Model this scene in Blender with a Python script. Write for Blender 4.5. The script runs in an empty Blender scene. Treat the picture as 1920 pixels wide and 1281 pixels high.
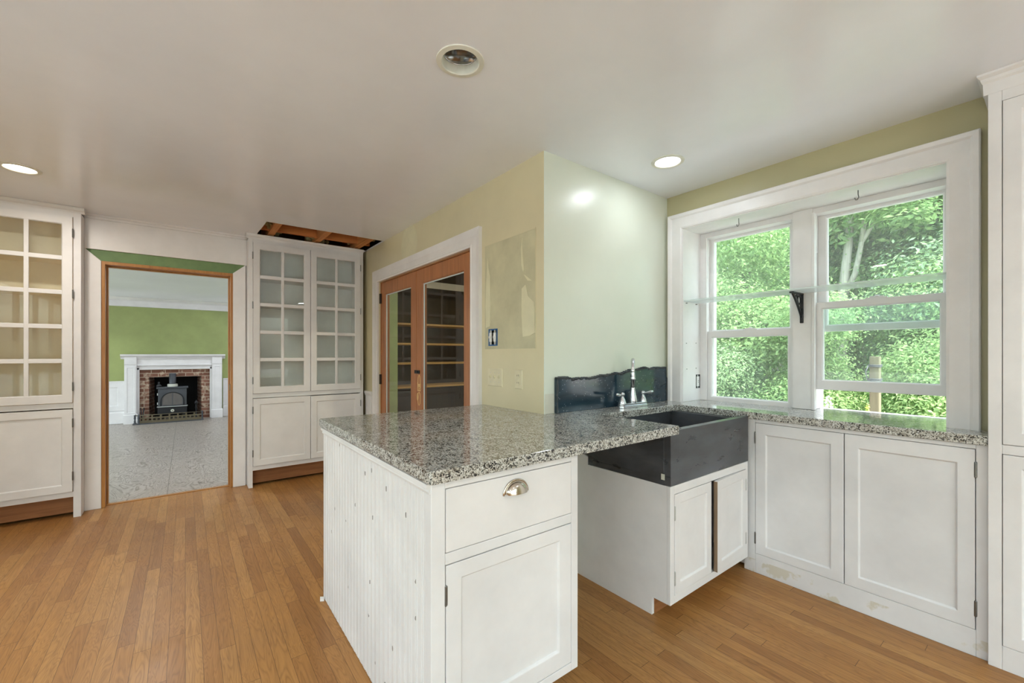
import bpy, bmesh, math, random
from mathutils import Vector, Matrix
SC = bpy.context.scene
COL = SC.collection
PI = math.pi

# ------------------------------------------------------------------ camera
cam = bpy.data.cameras.new('camera')
cam.sensor_width = 36.0
cam.lens = 796.5 / 1920 * 36.0
cam.shift_y = 23.5 / 1920
cam.clip_start = 0.02
cam_o = bpy.data.objects.new('camera', cam)
COL.objects.link(cam_o)
cam_o.location = (0, 0, 1.24)
cam_o.rotation_euler = (PI / 2, 0, math.radians(52.433 - 90))
SC.camera = cam_o

# ------------------------------------------------------------------ sky and exposure
SC.view_settings.view_transform = 'Standard'
SC.view_settings.look = 'None'
SC.view_settings.gamma = 1.0
SC.view_settings.exposure = -0.30
SC.view_settings.use_curve_mapping = False
world = bpy.data.worlds.new('overcast_sky')
SC.world = world
world.use_nodes = True
wn = world.node_tree
wn.nodes.clear()
sky = wn.nodes.new('ShaderNodeTexSky')
sky.sky_type = 'NISHITA'
sky.sun_disc = False
sky.sun_elevation = math.radians(58)
sky.sun_rotation = math.radians(200)
sky.air_density = 1.0
sky.dust_density = 4.0
hsv = wn.nodes.new('ShaderNodeHueSaturation')
hsv.inputs['Saturation'].default_value = 0.5
bg = wn.nodes.new('ShaderNodeBackground')
bg.inputs['Strength'].default_value = 1.35
wo = wn.nodes.new('ShaderNodeOutputWorld')
wn.links.new(sky.outputs[0], hsv.inputs['Color'])
wn.links.new(hsv.outputs[0], bg.inputs['Color'])
wn.links.new(bg.outputs[0], wo.inputs[0])
sun = bpy.data.lights.new('hazy_sun', 'SUN'); sun.energy = 3.0; sun.angle = 0.2; sun.color = (1.0, 0.98, 0.97)
sun_o = bpy.data.objects.new('hazy_sun', sun); COL.objects.link(sun_o)
sun_o.rotation_euler = Vector((0.10, 0.50, -0.86)).to_track_quat('-Z', 'Y').to_euler()
SC.cycles.max_bounces = 10
SC.cycles.diffuse_bounces = 6
SC.cycles.glossy_bounces = 4
SC.cycles.transparent_max_bounces = 24
SC.cycles.caustics_reflective = False
SC.cycles.caustics_refractive = False
SC.cycles.sample_clamp_indirect = 6.0

LAMP_W = 8.0            # each recessed lamp
H = 2.353                # kitchen ceiling

# window daylight portals (no light of their own, they only guide sampling)
def portal(x, y, z, sx, sy, rot):
    l = bpy.data.lights.new('daylight_portal', 'AREA')
    l.shape = 'RECTANGLE'; l.size = sx; l.size_y = sy
    l.cycles.is_portal = True
    o = bpy.data.objects.new('daylight_portal', l)
    o.location = (x, y, z); o.rotation_euler = rot
    COL.objects.link(o)
portal(3.14, 0.96, 1.5, 1.3, 1.2, (0, PI / 2, 0) if False else (PI / 2, 0, PI / 2))
portal(0.3, -2.74, 1.1, 3.6, 2.2, (PI / 2, 0, PI))
portal(-1.8, 0.45, 1.35, 4.5, 1.6, (PI / 2, 0, -PI / 2))

# ------------------------------------------------------------------ materials
def lin(c):
    out = []
    for v in c:
        v = v / 255.0
        out.append(v / 12.92 if v <= 0.04045 else ((v + 0.055) / 1.055) ** 2.4)
    return (out[0], out[1], out[2], 1.0)

class NT:
    def __init__(s, name):
        s.m = bpy.data.materials.new(name); s.m.use_nodes = True
        s.t = s.m.node_tree; s.t.nodes.clear()
        s.out = s.n('ShaderNodeOutputMaterial')
    def n(s, typ, **kw):
        nd = s.t.nodes.new(typ)
        for k, v in kw.items():
            setattr(nd, k, v)
        return nd
    def l(s, a, b): s.t.links.new(a, b)
    def val(s, sock, v):
        if isinstance(v, bpy.types.NodeSocket): s.l(v, sock)
        else: sock.default_value = v
    def math(s, op, a, b=0.0, c=None):
        nd = s.n('ShaderNodeMath', operation=op)
        s.val(nd.inputs[0], a); s.val(nd.inputs[1], b)
        if c is not None: s.val(nd.inputs[2], c)
        return nd.outputs[0]
    def mix(s, fac, a, b, blend='MIX'):
        nd = s.n('ShaderNodeMix', data_type='RGBA', blend_type=blend)
        s.val(nd.inputs[0], fac); s.val(nd.inputs[6], a); s.val(nd.inputs[7], b)
        return nd.outputs[2]
    def coord(s, which='Object'):
        return s.n('ShaderNodeTexCoord').outputs[which]
    def mapping(s, vec, scale=(1, 1, 1), loc=(0, 0, 0), rot=(0, 0, 0)):
        nd = s.n('ShaderNodeMapping')
        nd.inputs['Scale'].default_value = scale; nd.inputs['Location'].default_value = loc
        nd.inputs['Rotation'].default_value = rot
        s.l(vec, nd.inputs[0]); return nd.outputs[0]
    def noise(s, vec, scale, detail=3.0, rough=0.5, dist=0.0, out=0):
        nd = s.n('ShaderNodeTexNoise')
        nd.inputs['Scale'].default_value = scale; nd.inputs['Detail'].default_value = detail
        nd.inputs['Roughness'].default_value = rough; nd.inputs['Distortion'].default_value = dist
        s.l(vec, nd.inputs['Vector']); return nd.outputs[out]
    def ramp(s, fac, stops, interp='LINEAR'):
        nd = s.n('ShaderNodeValToRGB'); cr = nd.color_ramp; cr.interpolation = interp
        while len(cr.elements) < len(stops): cr.elements.new(0.5)
        for e, (p, c) in zip(cr.elements, stops):
            e.position = p; e.color = c
        s.l(fac, nd.inputs[0]); return nd.outputs[0]
    def bsdf(s, color, rough=0.5, metal=0.0, spec=0.5, bump=None, bump_strength=0.2, bump_dist=0.002, **kw):
        p = s.n('ShaderNodeBsdfPrincipled')
        s.val(p.inputs['Base Color'], color); s.val(p.inputs['Roughness'], rough)
        s.val(p.inputs['Metallic'], metal); s.val(p.inputs['Specular IOR Level'], spec)
        for k, v in kw.items(): s.val(p.inputs[k], v)
        if bump is not None:
            b = s.n('ShaderNodeBump'); b.inputs['Strength'].default_value = bump_strength
            b.inputs['Distance'].default_value = bump_dist
            s.l(bump, b.inputs['Height']); s.l(b.outputs[0], p.inputs['Normal'])
        s.l(p.outputs[0], s.out.inputs[0]); return p

G = lambda v: (v, v, v, 1.0)

def paint(name, rgb, rough=0.45, var=0.06, scale=3.0, spec=0.4, specks=0.0, dirt=None):
    t = NT(name); c = t.coord(); base = lin(rgb)
    dark = tuple(b * (1 - 2 * var) for b in base[:3]) + (1,)
    lite = tuple(min(1, b * (1 + var)) for b in base[:3]) + (1,)
    f = t.noise(c, scale, 5, 0.6)
    col = t.mix(t.ramp(f, [(0.3, G(0)), (0.7, G(1))]), dark, lite)
    if specks > 0:      # small chips and knots in the paint
        v = t.n('ShaderNodeTexVoronoi'); v.inputs['Scale'].default_value = 15.0
        t.l(t.mapping(c, (1.0, 1.0, 0.55)), v.inputs['Vector'])
        sp = t.math('LESS_THAN', t.math('ADD', v.outputs['Distance'], t.math('MULTIPLY', t.noise(c, 90, 2), 0.08)), specks)
        rnd = t.n('ShaderNodeSeparateColor'); t.l(v.outputs['Color'], rnd.inputs[0])
        sp = t.math('MULTIPLY', sp, t.math('GREATER_THAN', rnd.outputs[0], 0.3))
        col = t.mix(t.math('MULTIPLY', sp, 0.75), col, lin(dirt or (95, 85, 75)))
    if name == 'worn_white_cabinet_paint':      # scuffed paint along the foot of the cabinets
        sz = t.n('ShaderNodeSeparateXYZ'); t.l(c, sz.inputs[0])
        foot = t.math('MULTIPLY', t.math('LESS_THAN', sz.outputs[2], 0.075), t.ramp(t.noise(c, 9, 4, 0.6), [(0.54, G(0)), (0.60, G(1))]))
        col = t.mix(t.math('MULTIPLY', foot, 0.7), col, lin((196, 190, 170)))
    t.bsdf(col, rough, spec=spec, bump=t.noise(c, 60, 3), bump_strength=0.06)
    return t.m

def plain(name, rgb, rough=0.5, metal=0.0, spec=0.5, **kw):
    t = NT(name); c = t.coord()
    f = t.noise(c, 25, 3)
    b = lin(rgb)
    col = t.mix(f, tuple(x * 0.9 for x in b[:3]) + (1,), tuple(min(1, x * 1.08) for x in b[:3]) + (1,))
    t.bsdf(col, rough, metal, spec, **kw); return t.m

def wood(name, rgb_a, rgb_b, axis='z', rough=0.4, scale=1.0, spec=0.4):
    t = NT(name); c = t.coord()
    sc = {'x': (1.2, 22, 22), 'y': (22, 1.2, 22), 'z': (22, 22, 1.2)}[axis]
    v = t.mapping(c, tuple(q * scale for q in sc))
    f = t.noise(v, 1.5, 6, 0.62, 0.8)
    f2 = t.noise(c, 3.0, 2)
    f = t.math('ADD', t.math('MULTIPLY', f, 0.75), t.math('MULTIPLY', f2, 0.25))
    col = t.ramp(f, [(0.32, lin(rgb_b)), (0.68, lin(rgb_a))])
    t.bsdf(col, rough, spec=spec, bump=f, bump_strength=0.08, bump_dist=0.001); return t.m

def make_oak_floor():
    t = NT('oak_strip_floor'); c = t.coord()
    s = t.n('ShaderNodeSeparateXYZ'); t.l(c, s.inputs[0])
    W, L = 0.057, 0.85
    u = t.math('DIVIDE', s.outputs[0], W)
    row = t.math('FLOOR', u)
    wn_ = t.n('ShaderNodeTexWhiteNoise', noise_dimensions='1D'); t.l(row, wn_.inputs['W'])
    v = t.math('ADD', t.math('DIVIDE', s.outputs[1], L), t.math('MULTIPLY', wn_.outputs[0], 7.3))
    idx = t.math('FLOOR', v)
    cmb = t.n('ShaderNodeCombineXYZ'); t.l(row, cmb.inputs[0]); t.l(idx, cmb.inputs[1])
    w2 = t.n('ShaderNodeTexWhiteNoise', noise_dimensions='3D'); t.l(cmb.outputs[0], w2.inputs['Vector'])
    plank = w2.outputs[0]
    fu = t.math('FRACT', u); fv = t.math('FRACT', v)
    eu = t.math('MINIMUM', fu, t.math('SUBTRACT', 1.0, fu))
    ev = t.math('MINIMUM', fv, t.math('SUBTRACT', 1.0, fv))
    gap = t.math('MAXIMUM', t.math('LESS_THAN', eu, 0.014), t.math('LESS_THAN', ev, 0.0012))
    # grain: stretched along the strip, shifted per plank
    off = t.n('ShaderNodeCombineXYZ')
    t.l(t.math('MULTIPLY', plank, 40.0), off.inputs[0]); t.l(t.math('MULTIPLY', plank, 13.0), off.inputs[1])
    va = t.n('ShaderNodeVectorMath', operation='ADD'); t.l(c, va.inputs[0]); t.l(off.outputs[0], va.inputs[1])
    g1 = t.noise(t.mapping(va.outputs[0], (34, 1.6, 1)), 1.6, 5, 0.6, 1.4)
    g2 = t.noise(t.mapping(va.outputs[0], (11, 1.1, 1)), 1.0, 2, 0.5, 2.2)
    rings = t.math('ABSOLUTE', t.math('SINE', t.math('MULTIPLY', g2, 46.0)))
    g = t.math('ADD', t.math('MULTIPLY', g1, 0.7), t.math('MULTIPLY', rings, 0.30))
    colp = t.ramp(plank, [(0.0, lin((156, 109, 60))), (0.3, lin((168, 120, 67))), (0.62, lin((174, 126, 71))), (0.88, lin((182, 136, 80))), (1.0, lin((150, 104, 58)))])
    col = t.mix(t.ramp(g, [(0.25, G(0.0)), (0.75, G(1.0))]), t.mix(0.5, colp, lin((92, 54, 24))), colp)
    blot = t.noise(c, 1.3, 4, 0.6)
    col = t.mix(t.math('MULTIPLY', t.ramp(blot, [(0.5, G(0)), (0.75, G(1))]), 0.22), col, lin((128, 98, 66)))
    col = t.mix(t.math('MULTIPLY', gap, 0.75), col, lin((66, 40, 22)))
    rough = t.math('ADD', 0.30, t.math('MULTIPLY', t.noise(c, 4, 3), 0.22))
    t.bsdf(col, rough, spec=0.35, bump=t.math('SUBTRACT', t.math('MULTIPLY', g, 0.3), gap), bump_strength=0.15, bump_dist=0.0015)
    return t.m

def make_plywood():
    t = NT('worn_plywood'); c = t.coord()
    g = t.noise(t.mapping(c, (1.0, 0.42, 1)), 3.2, 3, 0.5, 1.1)
    rings = t.math('ABSOLUTE', t.math('SINE', t.math('MULTIPLY', g, 85.0)))
    fine = t.noise(t.mapping(c, (60, 6, 1)), 1.0, 3)
    f = t.math('ADD', t.math('MULTIPLY', rings, 0.6), t.math('MULTIPLY', fine, 0.5))
    col = t.ramp(f, [(0.15, lin((92, 82, 74))), (0.42, lin((146, 136, 127))), (1.0, lin((178, 170, 162)))])
    spots = t.math('LESS_THAN', t.noise(t.mapping(c, (9, 22, 1)), 1.0, 2), 0.33)
    col = t.mix(t.math('MULTIPLY', spots, 0.5), col, lin((80, 72, 64)))
    s = t.n('ShaderNodeSeparateXYZ'); t.l(c, s.inputs[0])
    sx = t.math('FRACT', t.math('DIVIDE', t.math('ADD', s.outputs[0], 0.13), 1.22))
    sy = t.math('FRACT', t.math('DIVIDE', t.math('ADD', s.outputs[1], 0.9), 2.44))
    seam = t.math('MAXIMUM', t.math('LESS_THAN', sx, 0.004), t.math('LESS_THAN', sy, 0.002))
    col = t.mix(t.math('MULTIPLY', seam, 0.7), col, lin((70, 62, 55)))
    t.bsdf(col, 0.36, spec=0.5, bump=f, bump_strength=0.08); return t.m

def make_granite():
    t = NT('speckled_granite'); c = t.coord()
    v = t.n('ShaderNodeTexVoronoi'); v.inputs['Scale'].default_value = 210.0
    vv = t.n('ShaderNodeVectorMath', operation='ADD'); t.l(c, vv.inputs[0])
    nz = t.n('ShaderNodeVectorMath', operation='SCALE'); nz.inputs[3].default_value = 0.006
    t.l(t.noise(c, 120, 2, out=1), nz.inputs[0]); t.l(nz.outputs[0], vv.inputs[1])
    t.l(vv.outputs[0], v.inputs['Vector'])
    sep = t.n('ShaderNodeSeparateColor'); t.l(v.outputs['Color'], sep.inputs[0])
    clump = t.noise(c, 26, 3, 0.6)
    f = t.math('ADD', sep.outputs[0], t.math('MULTIPLY', t.math('SUBTRACT', clump, 0.5), 0.9))
    col = t.ramp(f, [(0.0, lin((44, 45, 47))), (0.14, lin((74, 74, 73))), (0.24, lin((122, 118, 110))), (0.42, lin((168, 165, 157))), (0.66, lin((190, 190, 184))), (1.0, lin((208, 209, 207)))], 'LINEAR')
    v2 = t.n('ShaderNodeTexVoronoi'); v2.inputs['Scale'].default_value = 420.0
    t.l(c, v2.inputs['Vector'])
    s2 = t.n('ShaderNodeSeparateColor'); t.l(v2.outputs['Color'], s2.inputs[0])
    col = t.mix(t.math('MULTIPLY', t.math('LESS_THAN', s2.outputs[1], 0.16), 0.75), col, lin((46, 46, 45)))
    t.bsdf(col, 0.07, spec=0.5); return t.m

def make_dark_stone(name, rgb, rough, speck, smear=0.0):
    t = NT(name); c = t.coord(); b = lin(rgb)
    f = t.noise(t.mapping(c, (1, 1, 2.2)), 5, 6, 0.65, 0.6)
    col = t.mix(t.ramp(f, [(0.35, G(0)), (0.75, G(1))]), b, tuple(min(1, x * 1.9 + 0.004) for x in b[:3]) + (1,))
    v = t.n('ShaderNodeTexVoronoi'); v.inputs['Scale'].default_value = 130.0
    t.l(c, v.inputs['Vector'])
    sep = t.n('ShaderNodeSeparateColor'); t.l(v.outputs['Color'], sep.inputs[0])
    sp = t.math('MULTIPLY', t.math('GREATER_THAN', sep.outputs[0], 0.93), t.math('LESS_THAN', v.outputs['Distance'], 0.3))
    col = t.mix(t.math('MULTIPLY', sp, speck), col, lin((150, 160, 170)))
    if smear:
        sm = t.noise(t.mapping(c, (1.6, 1.6, 4.5)), 2.2, 3, 0.5, 0.4)
        col = t.mix(t.math('MULTIPLY', t.ramp(sm, [(0.42, G(0)), (0.8, G(1))]), smear), col, lin((118, 124, 134)))
    r = t.math('ADD', rough, t.math('MULTIPLY', f, 0.12))
    t.bsdf(col, r, spec=0.5); return t.m

def make_brick():
    t = NT('old_brick'); c = t.coord()
    s = t.n('ShaderNodeSeparateXYZ'); t.l(c, s.inputs[0])
    cb = t.n('ShaderNodeCombineXYZ')
    t.l(t.math('ADD', s.outputs[0], s.outputs[1]), cb.inputs[0]); t.l(s.outputs[2], cb.inputs[1])
    b = t.n('ShaderNodeTexBrick')
    t.l(cb.outputs[0], b.inputs['Vector'])
    b.inputs['Scale'].default_value = 1.0
    b.inputs['Brick Width'].default_value = 0.2; b.inputs['Row Height'].default_value = 0.068
    b.inputs['Mortar Size'].default_value = 0.006; b.inputs['Bias'].default_value = -0.1
    b.inputs['Color1'].default_value = lin((112, 76, 62)); b.inputs['Color2'].default_value = lin((142, 104, 88))
    b.inputs['Mortar'].default_value = lin((176, 160, 142))
    n = t.noise(c, 14, 4)
    col = t.mix(t.ramp(n, [(0.56, G(0)), (0.66, G(0.7))]), b.outputs[0], lin((196, 180, 158)))
    t.bsdf(col, 0.85, spec=0.2, bump=b.outputs[1], bump_strength=-0.4); return t.m

def make_glass(name, tint=(246, 250, 248), rough=0.0, bend=0.0, dust=0.0):
    t = NT(name)
    fr = t.n('ShaderNodeFresnel'); fr.inputs['IOR'].default_value = 1.5
    geo = t.n('ShaderNodeNewGeometry')
    fac = t.math('MULTIPLY', fr.outputs[0], t.math('SUBTRACT', 1.0, geo.outputs['Backfacing']))
    tr = t.n('ShaderNodeBsdfTransparent'); tr.inputs[0].default_value = lin(tint)
    gl = t.n('ShaderNodeBsdfGlossy'); gl.inputs['Roughness'].default_value = rough
    if bend:
        bp = t.n('ShaderNodeBump'); bp.inputs['Strength'].default_value = bend; bp.inputs['Distance'].default_value = 0.01
        t.l(t.noise(t.coord(), 2.5, 2), bp.inputs['Height']); t.l(bp.outputs[0], gl.inputs['Normal'])
    mx = t.n('ShaderNodeMixShader')
    t.l(fac, mx.inputs[0]); t.l(tr.outputs[0], mx.inputs[1]); t.l(gl.outputs[0], mx.inputs[2])
    o = mx.outputs[0]
    if dust:
        d = t.n('ShaderNodeBsdfDiffuse'); d.inputs[0].default_value = G(0.9)
        tl = t.n('ShaderNodeBsdfTranslucent'); tl.inputs[0].default_value = G(0.9)
        m1 = t.n('ShaderNodeMixShader'); t.l(d.outputs[0], m1.inputs[1]); t.l(tl.outputs[0], m1.inputs[2])
        m2 = t.n('ShaderNodeMixShader'); m2.inputs[0].default_value = dust
        t.l(o, m2.inputs[1]); t.l(m1.outputs[0], m2.inputs[2]); o = m2.outputs[0]
    t.l(o, t.out.inputs[0]); return t.m

def make_leaf(name, stops, trans=0.35):
    t = NT(name)
    geo = t.n('ShaderNodeNewGeometry')
    big = t.noise(t.coord(), 0.7, 3)
    f = t.math('ADD', t.math('MULTIPLY', geo.outputs['Random Per Island'], 0.6), t.math('MULTIPLY', big, 0.45))
    col = t.ramp(f, stops)
    d = t.n('ShaderNodeBsdfDiffuse'); tl = t.n('ShaderNodeBsdfTranslucent')
    t.l(col, d.inputs[0]); t.l(col, tl.inputs[0])
    mx = t.n('ShaderNodeMixShader'); mx.inputs[0].default_value = trans
    t.l(d.outputs[0], mx.inputs[1]); t.l(tl.outputs[0], mx.inputs[2]); t.l(mx.outputs[0], t.out.inputs[0])
    return t.m

def make_emit(name, rgb, strength):
    t = NT(name); e = t.n('ShaderNodeEmission')
    e.inputs[0].default_value = lin(rgb); e.inputs[1].default_value = strength
    t.l(e.outputs[0], t.out.inputs[0]); return t.m

MINT = paint('pale_mint_wall_paint', (214, 219, 206), 0.30, 0.03, 1.2, 0.5)
WALL_SHADED = paint('shaded_khaki_wall_paint', (174, 168, 134), 0.34, 0.05, 1.2, 0.4)  # khaki wall paint darkened to hold the window wall's shade
WALL = paint('sage_khaki_wall_paint', (210, 201, 168), 0.32, 0.05, 1.2, 0.45)
PATCH = paint('glue_stained_patch', (196, 191, 160), 0.5, 0.10, 4.0, 0.3)
GLUE = paint('dried_glue_streak', (214, 209, 178), 0.4, 0.04, 8.0, 0.4)
CEIL = paint('ceiling_gloss_paint', (237, 240, 248), 0.20, 0.035, 0.9, 0.5)
WHITE = paint('white_cabinet_paint', (224, 223, 224), 0.42, 0.035, 5.0, 0.4)
WHITE_WORN = paint('worn_white_cabinet_paint', (221, 221, 223), 0.42, 0.07, 2.2, 0.4, 0.012, (120, 112, 104))
BEAD = paint('knotty_white_beadboard_paint', (225, 225, 226), 0.45, 0.05, 3.0, 0.35, 0.115, (110, 104, 98))
TRIM = paint('white_trim_paint', (228, 226, 226), 0.35, 0.04, 4.0, 0.45)
CREAM = paint('cream_cabinet_interior', (252, 234, 212), 0.55, 0.05, 3.0, 0.3)
CREAM_DIM = paint('less_lit_cream_interior', (246, 240, 240), 0.55, 0.06, 3.0, 0.3)  # same cream paint, greyed because this cabinet is lit less
GREEN = paint('leaf_green_wall_paint', (152, 162, 104), 0.5, 0.10, 1.6, 0.35)
GREENSTRIP = paint('old_green_paint_strip', (116, 142, 98), 0.6, 0.12, 6.0, 0.3)
SAGE = paint('sage_green_board', (186, 206, 160), 0.5, 0.08, 9.0, 0.3)
FLOOR = make_oak_floor()
PLY = make_plywood()
GRANITE = make_granite()
SOAP = make_dark_stone('charcoal_soapstone', (54, 55, 58), 0.23, 0.0, 0.36)
SPLASH = make_dark_stone('black_speckled_stone', (28, 44, 54), 0.05, 0.8)
SPLASH_EDGE = make_dark_stone('rough_broken_stone', (52, 56, 60), 0.6, 0.4)
FIR = wood('reddish_fir', (180, 120, 76), (142, 90, 54), 'z', 0.35)
FIR_H = wood('reddish_fir_rail', (178, 106, 60), (134, 74, 40), 'y', 0.35)
PINEJAMB = wood('orange_pine_jamb', (184, 132, 72), (150, 98, 48), 'z', 0.35)
PINESHELF = wood('pale_pine_shelf', (214, 176, 112), (188, 146, 86), 'x', 0.5)
JOIST = wood('rough_joist', (218, 152, 92), (176, 110, 60), 'y', 0.8)
JOIST_X = wood('rough_blocking', (206, 132, 74), (164, 96, 50), 'x', 0.8)
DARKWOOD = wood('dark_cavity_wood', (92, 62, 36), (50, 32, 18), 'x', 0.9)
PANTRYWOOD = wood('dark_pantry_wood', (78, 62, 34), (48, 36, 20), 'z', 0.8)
TOEWOOD = wood('bare_toe_board', (160, 108, 66), (120, 76, 44), 'x', 0.6)
RAWEDGE = wood('raw_rail_edge', (204, 150, 112), (180, 124, 88), 'x', 0.6)
RAWDOOR = wood('bare_door_edge', (150, 128, 104), (112, 92, 74), 'z', 0.8)
CHROME = plain('brushed_nickel', (206, 207, 210), 0.22, 1.0)
NICKEL = plain('polished_nickel_pull', (206, 198, 186), 0.16, 1.0)
HINGE = plain('steel_hinge', (124, 124, 122), 0.4, 1.0)
DARKHINGE = plain('dark_bronze_hinge', (46, 36, 30), 0.5, 0.7)
BLACKIRON = plain('black_iron', (26, 27, 30), 0.45, 0.2)
STOVE = plain('grey_stove_iron', (74, 77, 82), 0.5, 0.3)
STOVEDARK = plain('dark_stove_iron', (36, 37, 40), 0.5, 0.3)
STOVEGLASS = plain('sooty_stove_glass', (92, 88, 86), 0.12, 0.0)
ENAMEL = plain('pale_enamel', (206, 208, 196), 0.4)
BRASS = plain('tarnished_brass', (112, 104, 86), 0.35, 0.9)
SOOT = plain('soot', (14, 13, 12), 0.9)
BRICK = make_brick()
PLASTIC = plain('ivory_plastic', (212, 204, 174), 0.35)
BLUE = plain('blue_plastic_box', (24, 84, 140), 0.4)
GREYMETAL = plain('galvanised_metal', (190, 192, 190), 0.4, 0.6)
WPLASTIC = plain('white_plastic', (228, 228, 226), 0.35)
BLACK = plain('black_plastic', (24, 24, 24), 0.6)
REFLECTOR = plain('silver_reflector', (196, 196, 198), 0.12, 1.0)
BAFFLE = plain('off_white_lamp_trim', (222, 222, 212), 0.45)
LENS = make_emit('lit_lamp_lens', (255, 253, 248), 9.0)
LENS_WARM = make_emit('lit_warm_lamp_lens', (255, 246, 224), 9.0)
GLASS = make_glass('cabinet_glass')
WGLASS = make_glass('window_glass', (240, 248, 245), dust=0.06)
DGLASS = make_glass('door_glass', (236, 238, 226), 0.0)
SHELFGLASS = make_glass('shelf_glass', (236, 244, 241), dust=0.42)
GLASSEDGE = plain('glass_bead', (196, 210, 214), 0.25)
SCAR = plain('scraped_pale_wood', (214, 182, 126), 0.6)
BARK = wood('grey_bark', (140, 138, 128), (96, 92, 84), 'z', 0.9)
PALEBARK = wood('pale_mottled_bark', (206, 202, 192), (150, 146, 138), 'z', 0.9)
POSTWOOD = wood('weathered_post', (124, 122, 98), (96, 92, 74), 'z', 0.9)
BOUNCE_PAVING = paint('light_bounce_paving', (214, 208, 204), 0.8, 0.05, 1.0, 0.2)  # unseen pale ground, added to bounce neutral light indoors
EXT = paint('exterior_siding', (190, 190, 184), 0.7)
GRASS = make_leaf('grass_green', [(0.2, lin((96, 138, 70))), (0.8, lin((150, 186, 104)))], 0.2)
LEAF_A = make_leaf('spring_leaf', [(0.15, lin((122, 156, 106))), (0.5, lin((156, 188, 130))), (0.9, lin((190, 212, 152)))], 0.45)
LEAF_B = make_leaf('mid_leaf', [(0.15, lin((132, 160, 124))), (0.55, lin((164, 192, 146))), (0.9, lin((194, 216, 164)))], 0.4)
LEAF_C = make_leaf('shade_leaf', [(0.15, lin((132, 160, 132))), (0.55, lin((160, 188, 152))), (0.9, lin((190, 212, 164)))], 0.4)
SPIKE = make_leaf('yellow_green_bud', [(0.1, lin((190, 214, 110))), (0.9, lin((224, 236, 150)))], 0.3)
PETAL = make_leaf('foxglove_petal', [(0.1, lin((236, 226, 232))), (0.9, lin((250, 246, 248)))], 0.3)

# ------------------------------------------------------------------ mesh builder
class Fr:                       # local frame: u along a wall, n out of it, z up
    def __init__(s, o, u, n): s.o, s.u, s.n = Vector(o), Vector(u), Vector(n)
    def __call__(s, a, b, c): return s.o + s.u * a + s.n * b + Vector((0, 0, c))
ID = Fr((0, 0, 0), (1, 0, 0), (0, 1, 0))

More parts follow.
